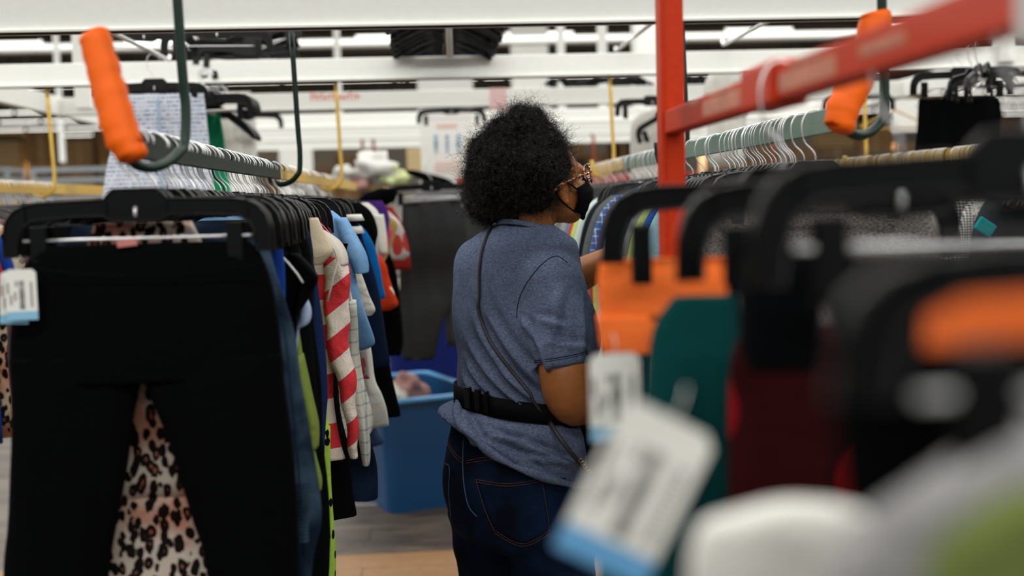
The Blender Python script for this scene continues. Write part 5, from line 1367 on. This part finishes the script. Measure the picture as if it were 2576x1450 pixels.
# ---- glasses
mt, nt, b = newmat('tortoise'); TORT = mt
tc = node(nt, 'ShaderNodeTexCoord'); nz = node(nt, 'ShaderNodeTexNoise', Scale=130.0, Detail=2.0); link(nt, tc.outputs['Object'], nz.inputs['Vector'])
link(nt, ramp(nt, nz.outputs['Fac'], [(0.42, '#1c0d05'), (0.52, '#8a3d0c'), (0.62, '#d98a3a')], 'LINEAR'), b.inputs['Base Color']); b.inputs['Roughness'].default_value = 0.12; b.inputs['Coat Weight'].default_value = 0.5
mt, nt, b = newmat('lens_glass'); LENS = mt
b.inputs['Transmission Weight'].default_value = 1.0; b.inputs['Roughness'].default_value = 0.02; b.inputs['IOR'].default_value = 1.3; b.inputs['Base Color'].default_value = (.97, .98, 1, 1)
gl = thing('glasses', (0, 0, 0), None, None); gl.parent = per; gl['label'] = 'tortoiseshell glasses'
for s_ in (-1, 1):
    c = H(.033 * s_, .112, .008); rim = []
    for k in range(25):
        g = 2 * math.pi * k / 24
        x, z = .027 * math.copysign(abs(math.cos(g)) ** .8, math.cos(g)), .0225 * math.copysign(abs(math.sin(g)) ** .85, math.sin(g))
        rim.append(c + rh * x + uh * z - fh * (0.010 * (x * s_ / .027 + 1) ** 2 * .5))
    mb = MB(); mb.tube(rim, .0022, 8, cap=False); mb.build('rim', TORT, gl)
    mb = MB(); vs = [c - fh * .004] + rim[:-1]; mb.add(vs, [(0, 1 + k, 1 + (k + 1) % 24) for k in range(24)], 0, True)
    ln_ = mb.build('lens', LENS, gl); sol = ln_.modifiers.new('s', 'SOLIDIFY'); sol.thickness = 0.001
    mb = MB(); ps = smooth_poly([tuple(H(.060 * s_, .096, .014)), tuple(H(.072 * s_, .082, .012)), tuple(H(.082 * s_, .04, .006)), tuple(H(.090 * s_, -.01, .000)), tuple(H(.084 * s_, -.035, -.018))], 4)
    mb.tube(ps, [(.0016, .0036)] * len(ps), 8, flat=tuple(rh)); mb.build('temple', TORT, gl)
    mb = MB(); mb.tube([H(.0635 * s_, .093, .016), H(.066 * s_, .090, .016)], .0035, 8); mb.build('hinge', simple('brass', '#c9a25a', .25, metal=.9), gl)
mb = MB(); mb.tube([H(-.007, .112, .012), H(0, .116, .014), H(.007, .112, .012)], .002, 6); mb.build('bridge', TORT, gl)

# ---- hair: a soft dark core with thousands of tight curls
HAIRC = simple('hair_core', '#020101', 1.0, bump=0.6, bscale=160, spec=0.02)
mt, nt, b = newmat('hair_curl'); CURL = mt
b.inputs['Base Color'].default_value = (0.006, 0.0042, 0.0032, 1); b.inputs['Roughness'].default_value = 0.3; b.inputs['Specular IOR Level'].default_value = 0.3
lumps = [(1292, 440, 2.80, .125), (1318, 372, 2.80, .098), (1232, 452, 2.82, .072), (1262, 492, 2.82, .090), (1340, 400, 2.78, .088), (1378, 440, 2.78, .068), (1300, 500, 2.80, .085), (1250, 400, 2.80, .080), (1340, 480, 2.74, .062), (1320, 322, 2.80, .062), (1272, 352, 2.80, .062), (1390, 420, 2.745, .054), (1366, 478, 2.735, .036), (1350, 438, 2.735, .076), (1370, 380, 2.77, .062), (1215, 510, 2.82, .050), (1225, 400, 2.80, .055)]
LC = np.array([tuple(P(a, b_, c)) for a, b_, c, r_ in lumps]); LR = np.array([r_ for *_, r_ in lumps])
mb = MB()
for (a, b_, c, r_) in lumps: mb.ball(P(a, b_, c), (r_ * .86,) * 3, 0, 24, 16)
def hair_disp(co, no):
    out = co.copy()
    for i in range(len(co)):
        v = Vector(co[i]); k = noise.noise(v * 38) * .010 + noise.noise(v * 95) * .006
        out[i] = co[i] + no[i] * k
    return out
me = remesh(mb, 0.0055, 'hair', HAIRC, smooth=2, disp=hair_disp)
hair = tag(obj('hair', me, per), 'big round black afro')
co = np.empty(len(me.vertices) * 3); me.vertices.foreach_get('co', co); co = co.reshape(-1, 3)
no = np.empty(len(me.vertices) * 3); me.vertices.foreach_get('normal', no); no = no.reshape(-1, 3)
rg = np.random.default_rng(5)
face_dir = np.array(tuple(fh)); hcv = np.array(tuple(hc))
NC, NP = 18000, 17
rel = co - hcv
facing = rel @ face_dir
ok_ = np.where(~((facing > 0.078) & (rel[:, 2] < 0.062)))[0]
idx = rg.choice(ok_, NC)
base = co[idx]; nrm = no[idx]
jit = rg.normal(0, 1, (NC, 3)); d0 = nrm + jit * 0.55; d0 /= np.linalg.norm(d0, axis=1)[:, None]
length = np.clip(rg.gamma(2.2, 0.0085, NC), 0.006, 0.050)
a1 = np.cross(d0, rg.normal(0, 1, (NC, 3))); a1 /= np.linalg.norm(a1, axis=1)[:, None]; a2 = np.cross(d0, a1)
turns = rg.uniform(1.2, 3.4, NC); rad_ = rg.uniform(0.0022, 0.0060, NC); ph0 = rg.uniform(0, 6.28, NC)
tt = np.linspace(0, 1, NP)
wander = rg.normal(0, 0.010, (NC, 3))
pts = base[:, None, :] - nrm[:, None, :] * 0.004 + d0[:, None, :] * (length[:, None] * tt)[:, :, None] + wander[:, None, :] * (tt ** 2)[None, :, None]
ang = ph0[:, None] + turns[:, None] * 6.283 * tt[None, :]
grow = np.minimum(1, tt * 4)
pts += (a1[:, None, :] * np.cos(ang)[:, :, None] + a2[:, None, :] * np.sin(ang)[:, :, None]) * (rad_[:, None] * grow[None, :])[:, :, None]
tan = np.gradient(pts, axis=1); tan /= np.linalg.norm(tan, axis=2)[:, :, None] + 1e-9
u1 = np.cross(tan, d0[:, None, :] + 0.3); u1 /= np.linalg.norm(u1, axis=2)[:, :, None] + 1e-9; u2 = np.cross(tan, u1)
wr_ = rg.uniform(0.00020, 0.00042, NC)[:, None, None] * (1 - 0.5 * tt[None, :, None])
ring = np.stack([pts + (u1 * math.cos(g) + u2 * math.sin(g)) * wr_ for g in (0, 2.094, 4.189)], axis=2)   # NC, NP, 3, 3
V = ring.reshape(-1, 3)
i0 = (np.arange(NC)[:, None, None] * NP + np.arange(NP - 1)[None, :, None]) * 3 + np.arange(3)[None, None, :]
i1 = (np.arange(NC)[:, None, None] * NP + np.arange(NP - 1)[None, :, None]) * 3 + ((np.arange(3) + 1) % 3)[None, None, :]
Q = np.stack([i0, i1, i1 + 3, i0 + 3], axis=-1).reshape(-1, 4)
me = bpy.data.meshes.new('curls'); me.vertices.add(len(V)); me.vertices.foreach_set('co', V.ravel())
me.loops.add(Q.size); me.loops.foreach_set('vertex_index', Q.ravel()); me.polygons.add(len(Q))
me.polygons.foreach_set('loop_start', np.arange(0, Q.size, 4)); me.polygons.foreach_set('use_smooth', np.ones(len(Q), bool))
me.materials.append(CURL); me.update(calc_edges=True)
cu = obj('curls', me, hair); cu['kind'] = 'stuff'; cu['label'] = 'tight black curls with frizzy edges'
